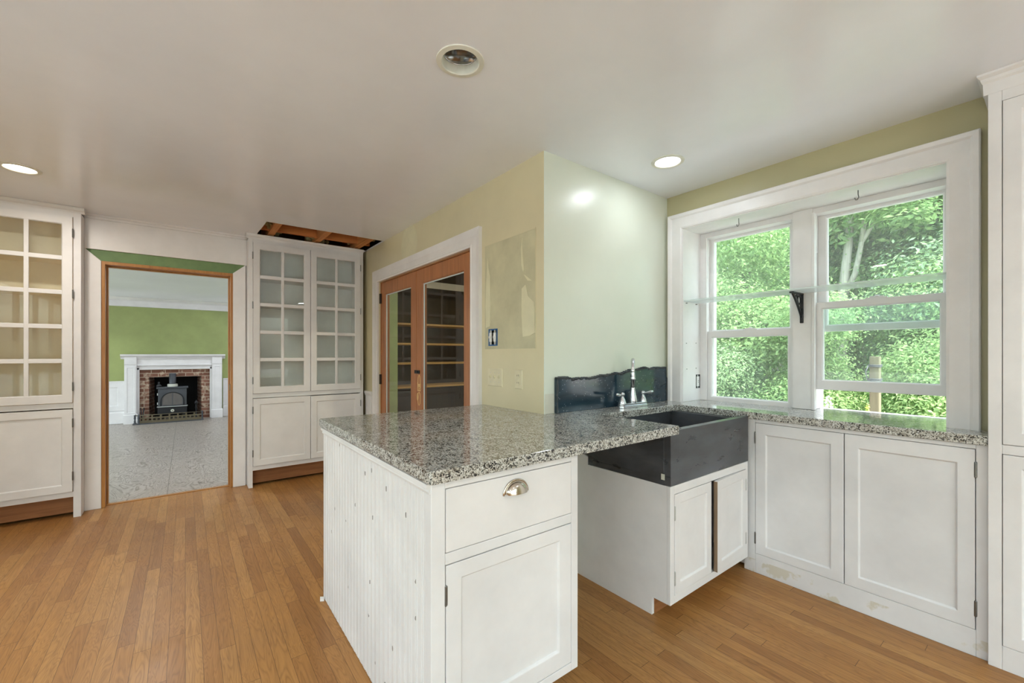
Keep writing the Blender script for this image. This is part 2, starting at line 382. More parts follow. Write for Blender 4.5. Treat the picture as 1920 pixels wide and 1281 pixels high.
class MB:
    def __init__(s, fr=ID): s.bm = bmesh.new(); s.f = fr
    def face(s, vs):
        try: return s.bm.faces.new(vs)
        except ValueError: return None
    def box(s, u0, u1, n0, n1, z0, z1):
        u0, u1 = sorted((u0, u1)); n0, n1 = sorted((n0, n1)); z0, z1 = sorted((z0, z1))
        v = [s.bm.verts.new(s.f(a, b, c)) for c in (z0, z1) for b in (n0, n1) for a in (u0, u1)]
        for q in ((0, 1, 3, 2), (4, 6, 7, 5), (0, 4, 5, 1), (2, 3, 7, 6), (0, 2, 6, 4), (1, 5, 7, 3)):
            s.face([v[i] for i in q])
        return s
    def rings(s, rects, closed=False, cap0=False, cap1=False):
        # rects: list of (u0,u1,z0,z1,n)
        L = [[s.bm.verts.new(s.f(a, n, c)) for a, c in ((u0, z0), (u1, z0), (u1, z1), (u0, z1))] for u0, u1, z0, z1, n in rects]
        seq = list(zip(L, L[1:])) + ([(L[-1], L[0])] if closed else [])
        for A, B in seq:
            for i in range(4):
                s.face([A[i], A[(i + 1) % 4], B[(i + 1) % 4], B[i]])
        if cap0: s.face(L[0])
        if cap1: s.face(L[-1])
        return s
    def frame(s, u0, u1, z0, z1, w, t, n0=0.0, ch=0.006, dp=0.007):
        # door frame of stiles and rails with a chamfered inner edge. w: single or (left,right,bottom,top)
        l, r, b, tp = w if isinstance(w, tuple) else (w,) * 4
        R = lambda k, n: (u0 + l + k, u1 - r - k, z0 + b + k, z1 - tp - k, n)
        return s.rings([R(ch, n0), (u0, u1, z0, z1, n0), (u0, u1, z0, z1, n0 + t), R(0, n0 + t), R(ch, n0 + t - dp)], closed=True)
    def prism(s, pts, axis, a0, a1):
        # pts: 2-D outline; axis 'u' -> (n,z), 'n' -> (u,z), 'z' -> (u,n)
        def P(p, a):
            return s.f(a, p[0], p[1]) if axis == 'u' else s.f(p[0], a, p[1]) if axis == 'n' else s.f(p[0], p[1], a)
        A = [s.bm.verts.new(P(p, a0)) for p in pts]; B = [s.bm.verts.new(P(p, a1)) for p in pts]
        k = len(pts)
        for i in range(k): s.face([A[i], A[(i + 1) % k], B[(i + 1) % k], B[i]])
        s.face(A); s.face(B[::-1])
        return s
    def lathe(s, c, prof, seg=24, closed=False, ax=(0, 0, 1)):
        # prof: list of (radius, height) along axis ax from point c
        ax = Vector(ax).normalized(); t1 = ax.orthogonal().normalized(); t2 = ax.cross(t1)
        c = s.f(*c); L = []
        for r, h in prof:
            if r < 1e-6: L.append([s.bm.verts.new(c + ax * h)])
            else: L.append([s.bm.verts.new(c + ax * h + (t1 * math.cos(2 * PI * i / seg) + t2 * math.sin(2 * PI * i / seg)) * r) for i in range(seg)])
        for A, B in list(zip(L, L[1:])) + ([(L[-1], L[0])] if closed else []):
            for i in range(seg):
                a = [A[i % len(A)], A[(i + 1) % len(A)], B[(i + 1) % len(B)], B[i % len(B)]]
                q = []
                for v in a:
                    if v not in q: q.append(v)
                if len(q) >= 3: s.face(q)
        return s
    def tube(s, pts, radii, seg=10, cap=True):
        pts = [s.f(*p) for p in pts]
        if not isinstance(radii, (list, tuple)): radii = [radii] * len(pts)
        L = []; ref = None
        for i, p in enumerate(pts):
            d = (pts[min(i + 1, len(pts) - 1)] - pts[max(i - 1, 0)]).normalized()
            if ref is None: ref = d.orthogonal().normalized()
            ref = (ref - d * ref.dot(d)).normalized(); b = d.cross(ref)
            L.append([s.bm.verts.new(p + (ref * math.cos(2 * PI * k / seg) + b * math.sin(2 * PI * k / seg)) * radii[i]) for k in range(seg)])
        for A, B in zip(L, L[1:]):
            for k in range(seg): s.face([A[k], A[(k + 1) % seg], B[(k + 1) % seg], B[k]])
        if cap: s.face(L[0]); s.face(L[-1])
        return s
    def build(s, name, mat, parent=None, bevel=0.0, smooth=False, recalc=True):
        if recalc: bmesh.ops.recalc_face_normals(s.bm, faces=s.bm.faces)
        off = world_loc(parent)
        if off.length > 0: bmesh.ops.translate(s.bm, verts=s.bm.verts, vec=-off)
        me = bpy.data.meshes.new(name); s.bm.to_mesh(me); s.bm.free()
        mats = mat if isinstance(mat, (list, tuple)) else [mat]
        for m in mats: me.materials.append(m)
        if smooth:
            for p in me.polygons: p.use_smooth = True
        o = bpy.data.objects.new(name, me); COL.objects.link(o)
        if parent: o.parent = parent
        if bevel:
            b = o.modifiers.new('edge', 'BEVEL'); b.width = bevel; b.segments = 2; b.limit_method = 'ANGLE'
            b.angle_limit = math.radians(40); b.harden_normals = False
        return o

def world_loc(o):
    v = Vector((0, 0, 0))
    while o: v += o.location; o = o.parent
    return v

def tag(o, label=None, cat=None, group=None, kind=None):
    for k, v in (('label', label), ('category', cat), ('group', group), ('kind', kind)):
        if v: o[k] = v
    return o
def thing(name, loc, label, cat, group=None):
    o = bpy.data.objects.new(name, None); o.empty_display_size = 0.05; o.location = loc
    COL.objects.link(o); return tag(o, label, cat, group)
def struct(o, label=None): return tag(o, label, None, None, 'structure')
def root_struct(name, loc, label=None):
    o = bpy.data.objects.new(name, None); o.location = loc; COL.objects.link(o); return struct(o, label)

def sheet(loops, z, thick):
    """flat sheet with holes: first loop outside, rest holes; extruded upward by thick"""
    bm = bmesh.new(); es = []
    for lp in loops:
        vs = [bm.verts.new((x, y, z)) for x, y in lp]
        es += [bm.edges.new((vs[i], vs[(i + 1) % len(vs)])) for i in range(len(vs))]
    bmesh.ops.triangle_fill(bm, use_beauty=True, edges=es)
    r = bmesh.ops.extrude_face_region(bm, geom=bm.faces[:])
    bmesh.ops.translate(bm, verts=[g for g in r['geom'] if isinstance(g, bmesh.types.BMVert)], vec=(0, 0, thick))
    m = MB(); m.bm.free(); m.bm = bm
    return m
def circ(cx, cy, r, k=32): return [(cx + r * math.cos(2 * PI * i / k), cy + r * math.sin(2 * PI * i / k)) for i in range(k)]

# ------------------------------------------------------------------ room shell
LAMPS_ON = [(2.211, 1.398, 0), (-0.785, 3.815, 1), (-0.80, 1.40, 1), (0.83, -1.0, 0), (-0.80, -1.0, 1), (2.0, -1.0, 0), (0.40, 3.2, 0)]
LAMPS_ON = LAMPS_ON[:6]
LAMP_OFF = (0.829, 1.400)
XL, XR, YR = -1.67, 2.735, -2.6       # kitchen left wall, window wall, rear wall

struct(MB().box(XL - 0.15, 3.12, YR - 0.15, 4.80, -0.08, 0).build('floor', FLOOR), 'honey oak strip floor of the kitchen')
struct(MB().box(-3.4, 1.55, 4.80, 10.95, -0.09, -0.004).build('floor', PLY), 'bare grey plywood floor of the far room')
struct(MB().box(1.67, 3.12, 4.80, 5.1, -0.08, 0).build('floor', FLOOR), 'pantry floor strip')

holes = [circ(x, y, 0.076) for x, y, k in LAMPS_ON] + [circ(*LAMP_OFF, 0.076), circ(2.45, 3.1, 0.076)]
rag = random.Random(4)
hole_rect = [(0.542, 4.086), (0.80, 4.090), (1.10, 4.083), (1.555, 4.092), (1.555, 4.64), (0.53, 4.64), (0.527, 4.50), (0.536, 4.30)]
struct(sheet([[(XL - 0.1, YR - 0.1), (3.1, YR - 0.1), (3.1, 5.1), (XL - 0.1, 5.1)]] + holes + [hole_rect], H, 0.014).build('ceiling', CEIL), 'glossy white kitchen ceiling')
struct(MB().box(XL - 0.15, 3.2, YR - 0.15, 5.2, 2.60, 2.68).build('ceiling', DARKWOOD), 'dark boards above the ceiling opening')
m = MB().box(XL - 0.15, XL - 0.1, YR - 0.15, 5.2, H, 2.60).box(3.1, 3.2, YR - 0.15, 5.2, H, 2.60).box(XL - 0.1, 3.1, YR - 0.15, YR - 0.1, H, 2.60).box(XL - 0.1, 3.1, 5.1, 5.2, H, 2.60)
struct(m.build('wall_sky_block', DARKWOOD), 'unseen boards added to keep sky light out of the ceiling void')  # added to stop sky light leaking in above the ceiling
# joists and blocking seen through the hole
for k, (x0, x1) in enumerate(((0.618, 0.672), (1.030, 1.082), (1.424, 1.482))):
    struct(MB().box(x0, x1, 3.6, 5.05, 2.369, 2.54).build('ceiling_joist', JOIST, bevel=0.003), ('joist at the left end of the ceiling opening', 'middle joist of the ceiling opening', 'joist at the right end of the ceiling opening')[k])
for x0, x1 in ((0.672, 1.030), (1.082, 1.424), (1.482, 1.555), (0.3, 0.618)):
    struct(MB().box(x0, x1, 4.50, 4.54, 2.392, 2.56).build('ceiling_blocking', JOIST_X, bevel=0.002), 'reddish blocking board between the joists')
rr = random.Random(9)
m = MB()
for k in range(70):       # torn insulation and debris clinging between the joists
    x = rr.choice([rr.uniform(0.545, 0.615), rr.uniform(0.68, 0.74), rr.uniform(0.98, 1.028), rr.uniform(1.085, 1.20), rr.uniform(1.36, 1.42), rr.uniform(1.49, 1.55)])
    y = rr.uniform(4.10, 4.47) if x < 0.62 or x > 1.48 else rr.uniform(4.555, 4.75); z = rr.uniform(2.40, 2.52)
    r = rr.uniform(0.012, 0.032)
    m.lathe((x, y, z), [(0, -r), (r * 0.8, -r * 0.5), (r, 0.1 * r), (r * 0.6, r * 0.7), (0, r)], 6, ax=(rr.uniform(-1, 1), rr.uniform(-1, 1), rr.uniform(-1, 1)))
struct(m.build('ceiling_debris', plain('torn_insulation', (150, 136, 96), 0.9)), 'torn insulation in the ceiling opening')

# walls
m = MB()
m.box(1.555, 1.67, 1.736, 2.465, 0, H).box(1.555, 1.67, 4.235, 5.1, 0, H).box(1.555, 1.67, 2.465, 4.235, 1.965, H)
wf = struct(m.build('wall_french_door', WALL), 'khaki wall with the wooden french doors')
struct(MB().box(1.5551, 3.12, 1.7345, 1.85, 0, H).build('wall_sink', MINT), 'pale green wall behind the sink')
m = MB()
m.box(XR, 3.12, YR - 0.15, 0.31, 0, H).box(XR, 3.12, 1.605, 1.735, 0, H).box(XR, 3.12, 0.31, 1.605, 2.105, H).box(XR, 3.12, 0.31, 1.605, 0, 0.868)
struct(m.build('wall_window', WALL_SHADED), 'khaki wall around the kitchen window, its colour darkened for shade')
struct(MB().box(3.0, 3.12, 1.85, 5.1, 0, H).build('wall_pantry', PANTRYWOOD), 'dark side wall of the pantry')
m = MB()
m.box(-0.64, -0.535, 4.735, 4.87, 0, H).box(0.352, 0.47, 4.735, 4.87, 0, H).box(-0.535, 0.352, 4.735, 4.87, 1.99, H)
m.box(-1.75, -0.64, 4.87, 4.93, 0, H).box(0.47, 1.555, 4.87, 4.93, 0, H)
wb = struct(m.build('wall_back', TRIM), 'white wall around the doorway')
struct(MB().box(-0.625, 0.445, 4.733, 4.7349, 1.992, 2.082).build('wall_strip', GREENSTRIP, wb), 'old green paint strip bared above the doorway')
m = MB()
m.box(XL - 0.1, XL, YR - 0.15, -1.8, 0, H).box(XL - 0.1, XL, 2.7, 4.9, 0, H).box(XL - 0.1, XL, -1.8, 2.7, 0, 0.55).box(XL - 0.1, XL, -1.8, 2.7, 2.15, H)
struct(m.build('wall_left', WALL), 'khaki wall on the left')
m = MB()
m.box(XL, -1.5, YR - 0.1, YR, 0, H).box(2.1, XR, YR - 0.1, YR, 0, H).box(-1.5, 2.1, YR - 0.1, YR, 2.2, H)
struct(m.build('wall_rear', WALL), 'khaki wall behind the viewer')
m = MB(Fr((0, YR - 0.06, 0), (1, 0, 0), (0, 1, 0)))
for k in range(3): m.frame(-1.5 + 1.2 * k, -0.3 + 1.2 * k, 0, 2.2, 0.07, 0.04)
d = struct(m.build('door_2', TRIM), 'unseen glazed patio door added behind the viewer for daylight')  # unseen opening, added and widened to let in daylight
MB(Fr((0, YR - 0.06, 0), (1, 0, 0), (0, 1, 0))).box(-1.45, 2.05, 0.015, 0.02, 0.05, 2.15).build('glass', WGLASS, d)
m = MB(Fr((XL - 0.08, 0, 0), (0, 1, 0), (1, 0, 0)))
for k in range(5): m.frame(-1.8 + 0.9 * k, -0.9 + 0.9 * k, 0.55, 2.15, 0.05, 0.04)
d = struct(m.build('window_3', TRIM), 'unseen side window added on the left for daylight')  # unseen glazing, added and lengthened to brighten the left side
MB(Fr((XL - 0.08, 0, 0), (0, 1, 0), (1, 0, 0))).box(-1.75, 2.65, 0.015, 0.02, 0.6, 2.1).build('glass', WGLASS, d)

# wall_back trim: white header board, crown strip, mitred side casings, pine jamb
struct(MB().box(-0.631, 0.462, 4.718, 4.735, 2.078, 2.318).build('trim_1', TRIM, bevel=0.002), 'white header board above the doorway')
m = MB().prism([(4.735, 2.353), (4.700, 2.353), (4.700, 2.340), (4.708, 2.334), (4.708, 2.318), (4.735, 2.318)], 'u', -0.631, 0.462)
struct(m.build('trim_2', TRIM), 'narrow crown strip over the doorway')
m = MB()
m.prism([(-0.631, 0), (-0.535, 0), (-0.535, 1.988), (-0.631, 2.080)], 'n', 4.712, 4.735)
m.prism([(0.452, 0), (0.352, 0), (0.352, 1.992), (0.452, 2.080)], 'n', 4.712, 4.735)
struct(m.build('trim_3', TRIM, bevel=0.003), 'white side casings of the doorway with bare mitred tops')
m = MB().box(-0.535, -0.513, 4.722, 4.885, 0, 1.97).box(0.332, 0.352, 4.722, 4.885, 0, 1.97).box(-0.535, 0.352, 4.722, 4.885, 1.965, 1.99)
m.box(-0.513, -0.502, 4.80, 4.84, 0, 1.955).box(0.321, 0.332, 4.80, 4.84, 0, 1.955).box(-0.513, 0.332, 4.80, 4.84, 1.954, 1.965)
pj = struct(m.build('door_3', PINEJAMB, bevel=0.002), 'orange pine jamb of the open doorway')
MB().box(0.326, 0.334, 4.735, 4.765, 0.90, 0.96).build('strike_plate', BRASS, pj)
struct(MB().box(-0.513, 0.332, 4.775, 4.815, 0.0, 0.006).build('trim_4', PINEJAMB), 'thin wooden threshold strip')

# ------------------------------------------------------------------ far room
YF = 10.284
ZF = -0.004
struct(MB().box(-3.3, -0.53, YF, YF + 0.12, 0, 2.4).box(0.255, 1.6, YF, YF + 0.12, 0, 2.4).box(-0.53, 0.255, YF, YF + 0.12, 0.815, 2.4).build('wall_fireplace', GREEN), 'green wall of the far room')
struct(MB().box(1.5, 1.6, 4.93, YF, 0, 2.4).build('wall_right', TRIM), 'right wall of the far room')
m = MB().box(-3.4, -3.3, 4.87, 5.4, 0, 2.4).box(-3.4, -3.3, 9.9, YF + .1, 0, 2.4).box(-3.4, -3.3, 5.4, 9.9, 0, 0.05).box(-3.4, -3.3, 5.4, 9.9, 2.18, 2.4)
struct(m.build('wall_left', TRIM), 'window wall of the far room')
m = MB(Fr((-3.37, 0, 0), (0, 1, 0), (1, 0, 0)))
for k in range(3): m.frame(5.4 + 1.5 * k, 6.9 + 1.5 * k, 0.05, 2.18, 0.07, 0.05)
d = struct(m.build('window_4', TRIM), 'windows of the far room')
MB(Fr((-3.37, 0, 0), (0, 1, 0), (1, 0, 0))).box(5.45, 9.85, 0.02, 0.025, 0.1, 2.12).build('glass', WGLASS, d)
struct(MB().box(-3.3, -1.75, 4.87, 4.93, 0, 2.4).build('wall_back', TRIM), 'near wall of the far room')
struct(sheet([[(-3.4, 4.931), (1.6, 4.931), (1.6, YF + 0.1), (-3.4, YF + 0.1)]] + [circ(x, y, 0.076) for x, y in ((-2.4, 6.2), (-2.4, 9.0), (1.15, 9.0), (-0.3, 5.7))], 2.25, 0.05).build('ceiling', CEIL), 'smooth white ceiling of the far room')
m = MB().prism([(YF, 2.25), (YF - 0.16, 2.25), (YF - 0.12, 2.225), (YF - 0.035, 2.20), (YF - 0.03, 2.10), (YF, 2.095)], 'u', -3.3, 1.5)
struct(m.build('trim_5', TRIM, smooth=False), 'white cove crown of the far room')
def wainscot(x0, x1, name):
    fr = Fr((0, YF, 0), (1, 0, 0), (0, -1, 0))
    m = MB(fr).box(x0, x1, 0, 0.012, ZF, 0.75).box(x0, x1, 0.012, 0.035, 0.735, 0.757)
    m.frame(x0, x1, 0.225, 0.735, 0.09, 0.014, 0.012)
    struct(m.build(name, TRIM, bevel=0.002), 'white panelled wainscot')
    m = MB(fr).prism([(0.0, 0.0), (0.04, 0.0), (0.04, 0.19), (0.03, 0.215), (0.012, 0.225), (0, 0.225)], 'u', x0, x1)
    struct(m.build('baseboard_far', TRIM), 'tall white baseboard')
wainscot(-1.75, -0.86, 'trim_6'); wainscot(0.60, 1.5, 'trim_7'); wainscot(-3.3, -1.75, 'trim_8')

# fireplace mantel
mt = thing('fireplace_mantel', (-0.13, 10.2, 0), 'white fireplace mantel with pilasters against the green wall in the far room', 'mantel')
fr = Fr((0, YF, 0), (1, 0, 0), (0, -1, 0))        # n = distance out from the far wall
for x0, x1 in ((-0.855, -0.69), (0.415, 0.575)):
    m = MB(fr).box(x0, x1, 0, 0.165, ZF, 1.05).box(x0 - 0.012, x1 + 0.012, 0, 0.18, ZF, 0.15)
    m.frame(x0 + 0.012, x1 - 0.012, 0.17, 1.02, 0.025, 0.006, 0.165, 0.004, 0.004)
    m.prism([(0.165, 0.15), (0.18, 0.15), (0.165, 0.17)], 'u', x0 - 0.012, x1 + 0.012)
    m.build('pilaster', TRIM, mt, bevel=0.003)
MB(fr).box(-0.69, -0.655, 0, 0.12, ZF, 0.99).box(0.38, 0.415, 0, 0.12, ZF, 0.99).box(-0.69, 0.415, 0, 0.12, 0.955, 1.03).build('inner_frame', TRIM, mt, bevel=0.003)
m = MB(fr).box(-0.855, 0.575, 0, 0.13, 1.03, 1.19)
m.box(-0.855, -0.69, 0.13, 0.175, 1.05, 1.19).box(0.415, 0.575, 0.13, 0.175, 1.05, 1.19)
m.prism([(0.13, 1.03), (0.16, 1.03), (0.145, 1.055), (0.13, 1.06)], 'u', -0.69, 0.415)
m.build('frieze', TRIM, mt, bevel=0.003)
m = MB(fr).prism([(0, 1.15), (0.14, 1.15), (0.15, 1.17), (0.185, 1.195), (0.215, 1.21), (0.22, 1.235), (0, 1.235)], 'u', -0.905, 0.625)
m.build('mantel_shelf', TRIM, mt)
# brick surround and firebox
bs = thing('brick_surround', (-0.13, 10.25, 0), 'old red brick surround framing the dark firebox under the white mantel', 'fireplace')
m = MB(fr).box(-0.655, -0.53, 0.0, 0.07, ZF, 0.955).box(0.255, 0.38, 0.0, 0.07, ZF, 0.955).box(-0.53, 0.255, 0.0, 0.07, 0.815, 0.955)
m.build('brick_face', BRICK, bs)
MB(fr).prism([(-0.53, 0.0695), (-0.525, 0.0695), (-0.47, -0.40), (-0.53, -0.40)], 'z', ZF, 0.81).build('brick_cheek', BRICK, bs)
MB(fr).prism([(0.255, 0.0695), (0.25, 0.0695), (0.195, -0.40), (0.255, -0.40)], 'z', ZF, 0.81).build('brick_cheek', BRICK, bs)
MB(fr).box(-0.529, 0.254, -0.41, -0.40, ZF, 0.812).build('firebox_back', SOOT, bs)
MB(fr).box(-0.529, 0.254, -0.41, 0.0, 0.8125, 0.83).build('firebox_top', SOOT, bs)
# wood stove standing in front of the opening
ws = thing('wood_stove', (-0.19, 10.08, 0), 'grey cast iron wood stove with an arched glass door in the brick fireplace', 'stove')
sx0, sx1, sy = -0.405, 0.032, 10.11
fs = Fr((0, sy, 0), (1, 0, 0), (0, -1, 0))
m = MB(fs).box(sx0 + 0.01, sx1 - 0.01, -0.16, 0.0, 0.13, 0.60)
m.build('stove_body', STOVE, ws, bevel=0.006)
MB(fs).box(sx0 - 0.012, sx1 + 0.012, -0.165, 0.02, 0.60, 0.632).build('top_plate', STOVE, ws, bevel=0.006)
MB(fs).box(sx0 - 0.006, sx1 + 0.006, -0.13, 0.035, 0.262, 0.276).build('ash_lip', GREYMETAL, ws, bevel=0.003)
MB(fs).box(sx0 + 0.005, sx1 - 0.005, 0.0, 0.012, 0.12, 0.262).build('ash_door', STOVEDARK, ws, bevel=0.004)
for x in (sx0 + 0.05, sx1 - 0.05):
    for n in (-0.13, -0.03):
        MB(fs).prism([(x - 0.025, 0.13), (x + 0.025, 0.13), (x + 0.018, ZF), (x - 0.018, ZF)], 'n', n - 0.018, n + 0.018).build('leg', STOVEDARK, ws, bevel=0.003)
cx_ = -0.188
def arch(r, z0, k=20): return [(cx_ - r, z0)] + [(cx_ - r * math.cos(PI * i / k), z0 + 0.09 + r * 0.92 * math.sin(PI * i / k)) for i in range(k + 1)] + [(cx_ + r, z0)]
dr = MB(fs).prism(arch(0.168, 0.283), 'n', 0.0, 0.016).build('arched_door', STOVE, ws, bevel=0.003)
MB(fs).prism(arch(0.146, 0.297), 'n', 0.015, 0.0185).build('door_glass', STOVEGLASS, dr)
MB(fs).box(cx_ - 0.006, cx_ + 0.006, 0.016, 0.022, 0.297, 0.515).build('door_bar', STOVE, dr)
pts = [(cx_ - 0.168 * math.cos(PI * i / 20), 0.02, 0.283 + 0.09 + 0.168 * 0.92 * math.sin(PI * i / 20)) for i in range(21)]
MB(fs).tube([(cx_ - 0.168, 0.02, 0.283)] + pts + [(cx_ + 0.168, 0.02, 0.283)], 0.007, 8).build('arch_rim', STOVEDARK, dr, smooth=True)
MB(fs).lathe((cx_, 0.012, 0.19), [(0, 0.008), (0.022, 0.008), (0.026, 0.005), (0.028, 0)], 20, ax=(0, -1, 0)).build('medallion', ENAMEL, ws, smooth=False)
MB(fs).lathe((cx_, 0.0, 0.19), [(0, 0.0215), (0.009, 0.0215), (0.009, 0.019)], 12, ax=(0, -1, 0)).build('medallion_centre', BRASS, ws)
MB(fs).lathe((cx_, -0.08, 0.632), [(0.0, 0), (0.078, 0), (0.078, 0.045), (0.068, 0.05), (0, 0.05)], 28).build('flue_collar', ENAMEL, ws)
MB(fs).lathe((cx_, -0.08, 0.68), [(0.052, 0), (0.052, 0.2), (0, 0.2)], 24).build('flue_pipe', STOVE, ws, smooth=True)
for z in (0.33, 0.50):
    MB(fs).lathe((sx0 + 0.004, -0.02, z), [(0, -0.02), (0.009, -0.02), (0.009, 0.02), (0, 0.02)], 10).build('hinge', GREYMETAL, ws)
MB(fs).lathe((sx0 + 0.02, -0.06, 0.632), [(0, 0), (0.04, 0), (0.038, 0.03), (0.02, 0.045), (0.012, 0.06), (0.018, 0.075), (0.012, 0.09), (0, 0.1)], 16).build('top_finial', STOVEDARK, ws, smooth=True)
# andiron and fire tool, fender
def andiron(x, y, h, label):
    m = MB().lathe((x, y, ZF), [(0, 0), (0.035, 0), (0.03, 0.02), (0.012, 0.05), (0.012, h * 0.55), (0.02, h * 0.6), (0.012, h * 0.66), (0.012, h * 0.76), (0.028, h * 0.83), (0.03, h * 0.88), (0.012, h * 0.94), (0.008, h * 0.96), (0.012, h * 0.98), (0, h)], 16)
    return m
a = tag(andiron(0.165, 10.10, 0.37, '').build('andiron', BLACKIRON, smooth=True), 'dark andiron with a finial standing right of the wood stove', 'andiron')
m = MB().tube([(-0.63, 10.13, ZF), (-0.625, 10.14, 0.14), (-0.635, 10.15, 0.27)], [0.012, 0.008, 0.006], 8)
m.tube([(-0.60, 10.13, 0.02), (-0.602, 10.14, 0.15), (-0.592, 10.15, 0.26)], [0.01, 0.007, 0.012], 8)
m.tube([(-0.66, 10.13, ZF + .012), (-0.57, 10.13, 0.012)], 0.012, 8)
tag(m.build('fire_tool', BLACKIRON, smooth=True), 'short black fire tools leaning on the brick left of the stove', 'fire tool')
fd = thing('fire_fender', (-0.22, 9.9, 0), 'low tarnished brass fender across the hearth in front of the stove', 'fender')
fx0, fx1, fy0, fy1 = -0.70, 0.255, 9.93, 10.10
m = MB()
m.tube([(fx0, fy1, 0.155), (fx0, fy0, 0.155), (fx1, fy0, 0.155), (fx1, fy1, 0.155)], 0.008, 8)
m.build('top_rail', BRASS, fd, smooth=True)
m = MB().box(fx0 - 0.03, fx1 + 0.01, fy0 - 0.03, fy0 + 0.01, ZF, 0.014).box(fx0 - 0.03, fx0 + 0.01, fy0, fy1, ZF, 0.014).box(fx1 - 0.01, fx1 + 0.02, fy0, fy1, ZF, 0.014)
m.build('base_rail', STOVE, fd, bevel=0.003)
m = MB()
m.box(fx0 + 0.05, fx1, fy0 - 0.002, fy0 + 0.002, 0.09, 0.115).box(fx0 + 0.05, fx1, fy0 - 0.002, fy0 + 0.002, 0.014, 0.06)
for k in range(16):
    x = fx0 + 0.05 + k * (fx1 - fx0 - 0.05) / 15
    m.box(x - 0.012, x + 0.012, fy0 - 0.0025, fy0 + 0.0025, 0.05, 0.15 if k % 2 else 0.10)
m.build('pierced_panel', BRASS, fd)
for x in (fx0, fx0 + 0.05, fx1):
    MB().lathe((x, fy0, 0.012), [(0.018, 0), (0.012, 0.02), (0.016, 0.04), (0.01, 0.07), (0.016, 0.10), (0.012, 0.13), (0.016, 0.15), (0, 0.16)], 12).build('post', STOVE, fd, smooth=True)

# ------------------------------------------------------------------ built-in glass cabinets on the back wall
def hinges(par, fr, u, zs, n, mat=HINGE, r=0.005, h=0.06):
    for z in zs:
        m = MB(fr).tube([(u, n, z - h / 2 - 0.004), (u, n, z - h / 2), (u, n, z + h / 2), (u, n, z + h / 2 + 0.004)], [r * 0.5, r, r, r * 0.5], 8)
        m.build('hinge', mat, par)
def shaker(par, fr, u0, u1, z0, z1, w, mat, t=0.02, n0=0.0, hinge=None, hz=None, name='cabinet_door', mat_edge=None, hr=0.005, hh=0.06, hmat=HINGE):
    d = MB(fr).frame(u0, u1, z0, z1, w, t, n0).build(name, mat, par, bevel=0.0015)
    l, r, b, tp = w if isinstance(w, tuple) else (w,) * 4
    MB(fr).box(u0 + l - 0.004, u1 - r + 0.004, n0 + 0.003, n0 + t - 0.0085, z0 + b - 0.004, z1 - tp + 0.004).build('door_panel', mat, d)
    if hinge is not None: hinges(d, fr, hinge, hz, n0 + t - 0.002, hmat, hr, hh)
    return d
def glass_door(par, fr, u0, u1, z0, z1, hinge, mat):
    t = 0.02; w = (0.052, 0.052, 0.056, 0.055)
    d = MB(fr).frame(u0, u1, z0, z1, w, t).build('glass_door', mat, par, bevel=0.0012)
    m = MB(fr); um = (u0 + u1) / 2
    m.box(um - 0.013, um + 0.013, 0.003, t - 0.002, z0 + 0.05, z1 - 0.05)
    zs = [z0 + 0.056 + (z1 - z0 - 0.111) * k / 5 for k in range(1, 5)]
    for z in zs: m.box(u0 + 0.05, u1 - 0.05, 0.0035, t - 0.003, z - 0.0165, z + 0.0165)
    m.build('muntins', mat, d, bevel=0.004)
    MB(fr).box(u0 + 0.048, u1 - 0.048, 0.006, 0.009, z0 + 0.05, z1 - 0.05).build('glass', GLASS, d)
    hinges(d, fr, hinge, [z0 + 0.12, (z0 + z1) / 2 + 0.12, z1 - 0.12], t - 0.003)
    return d
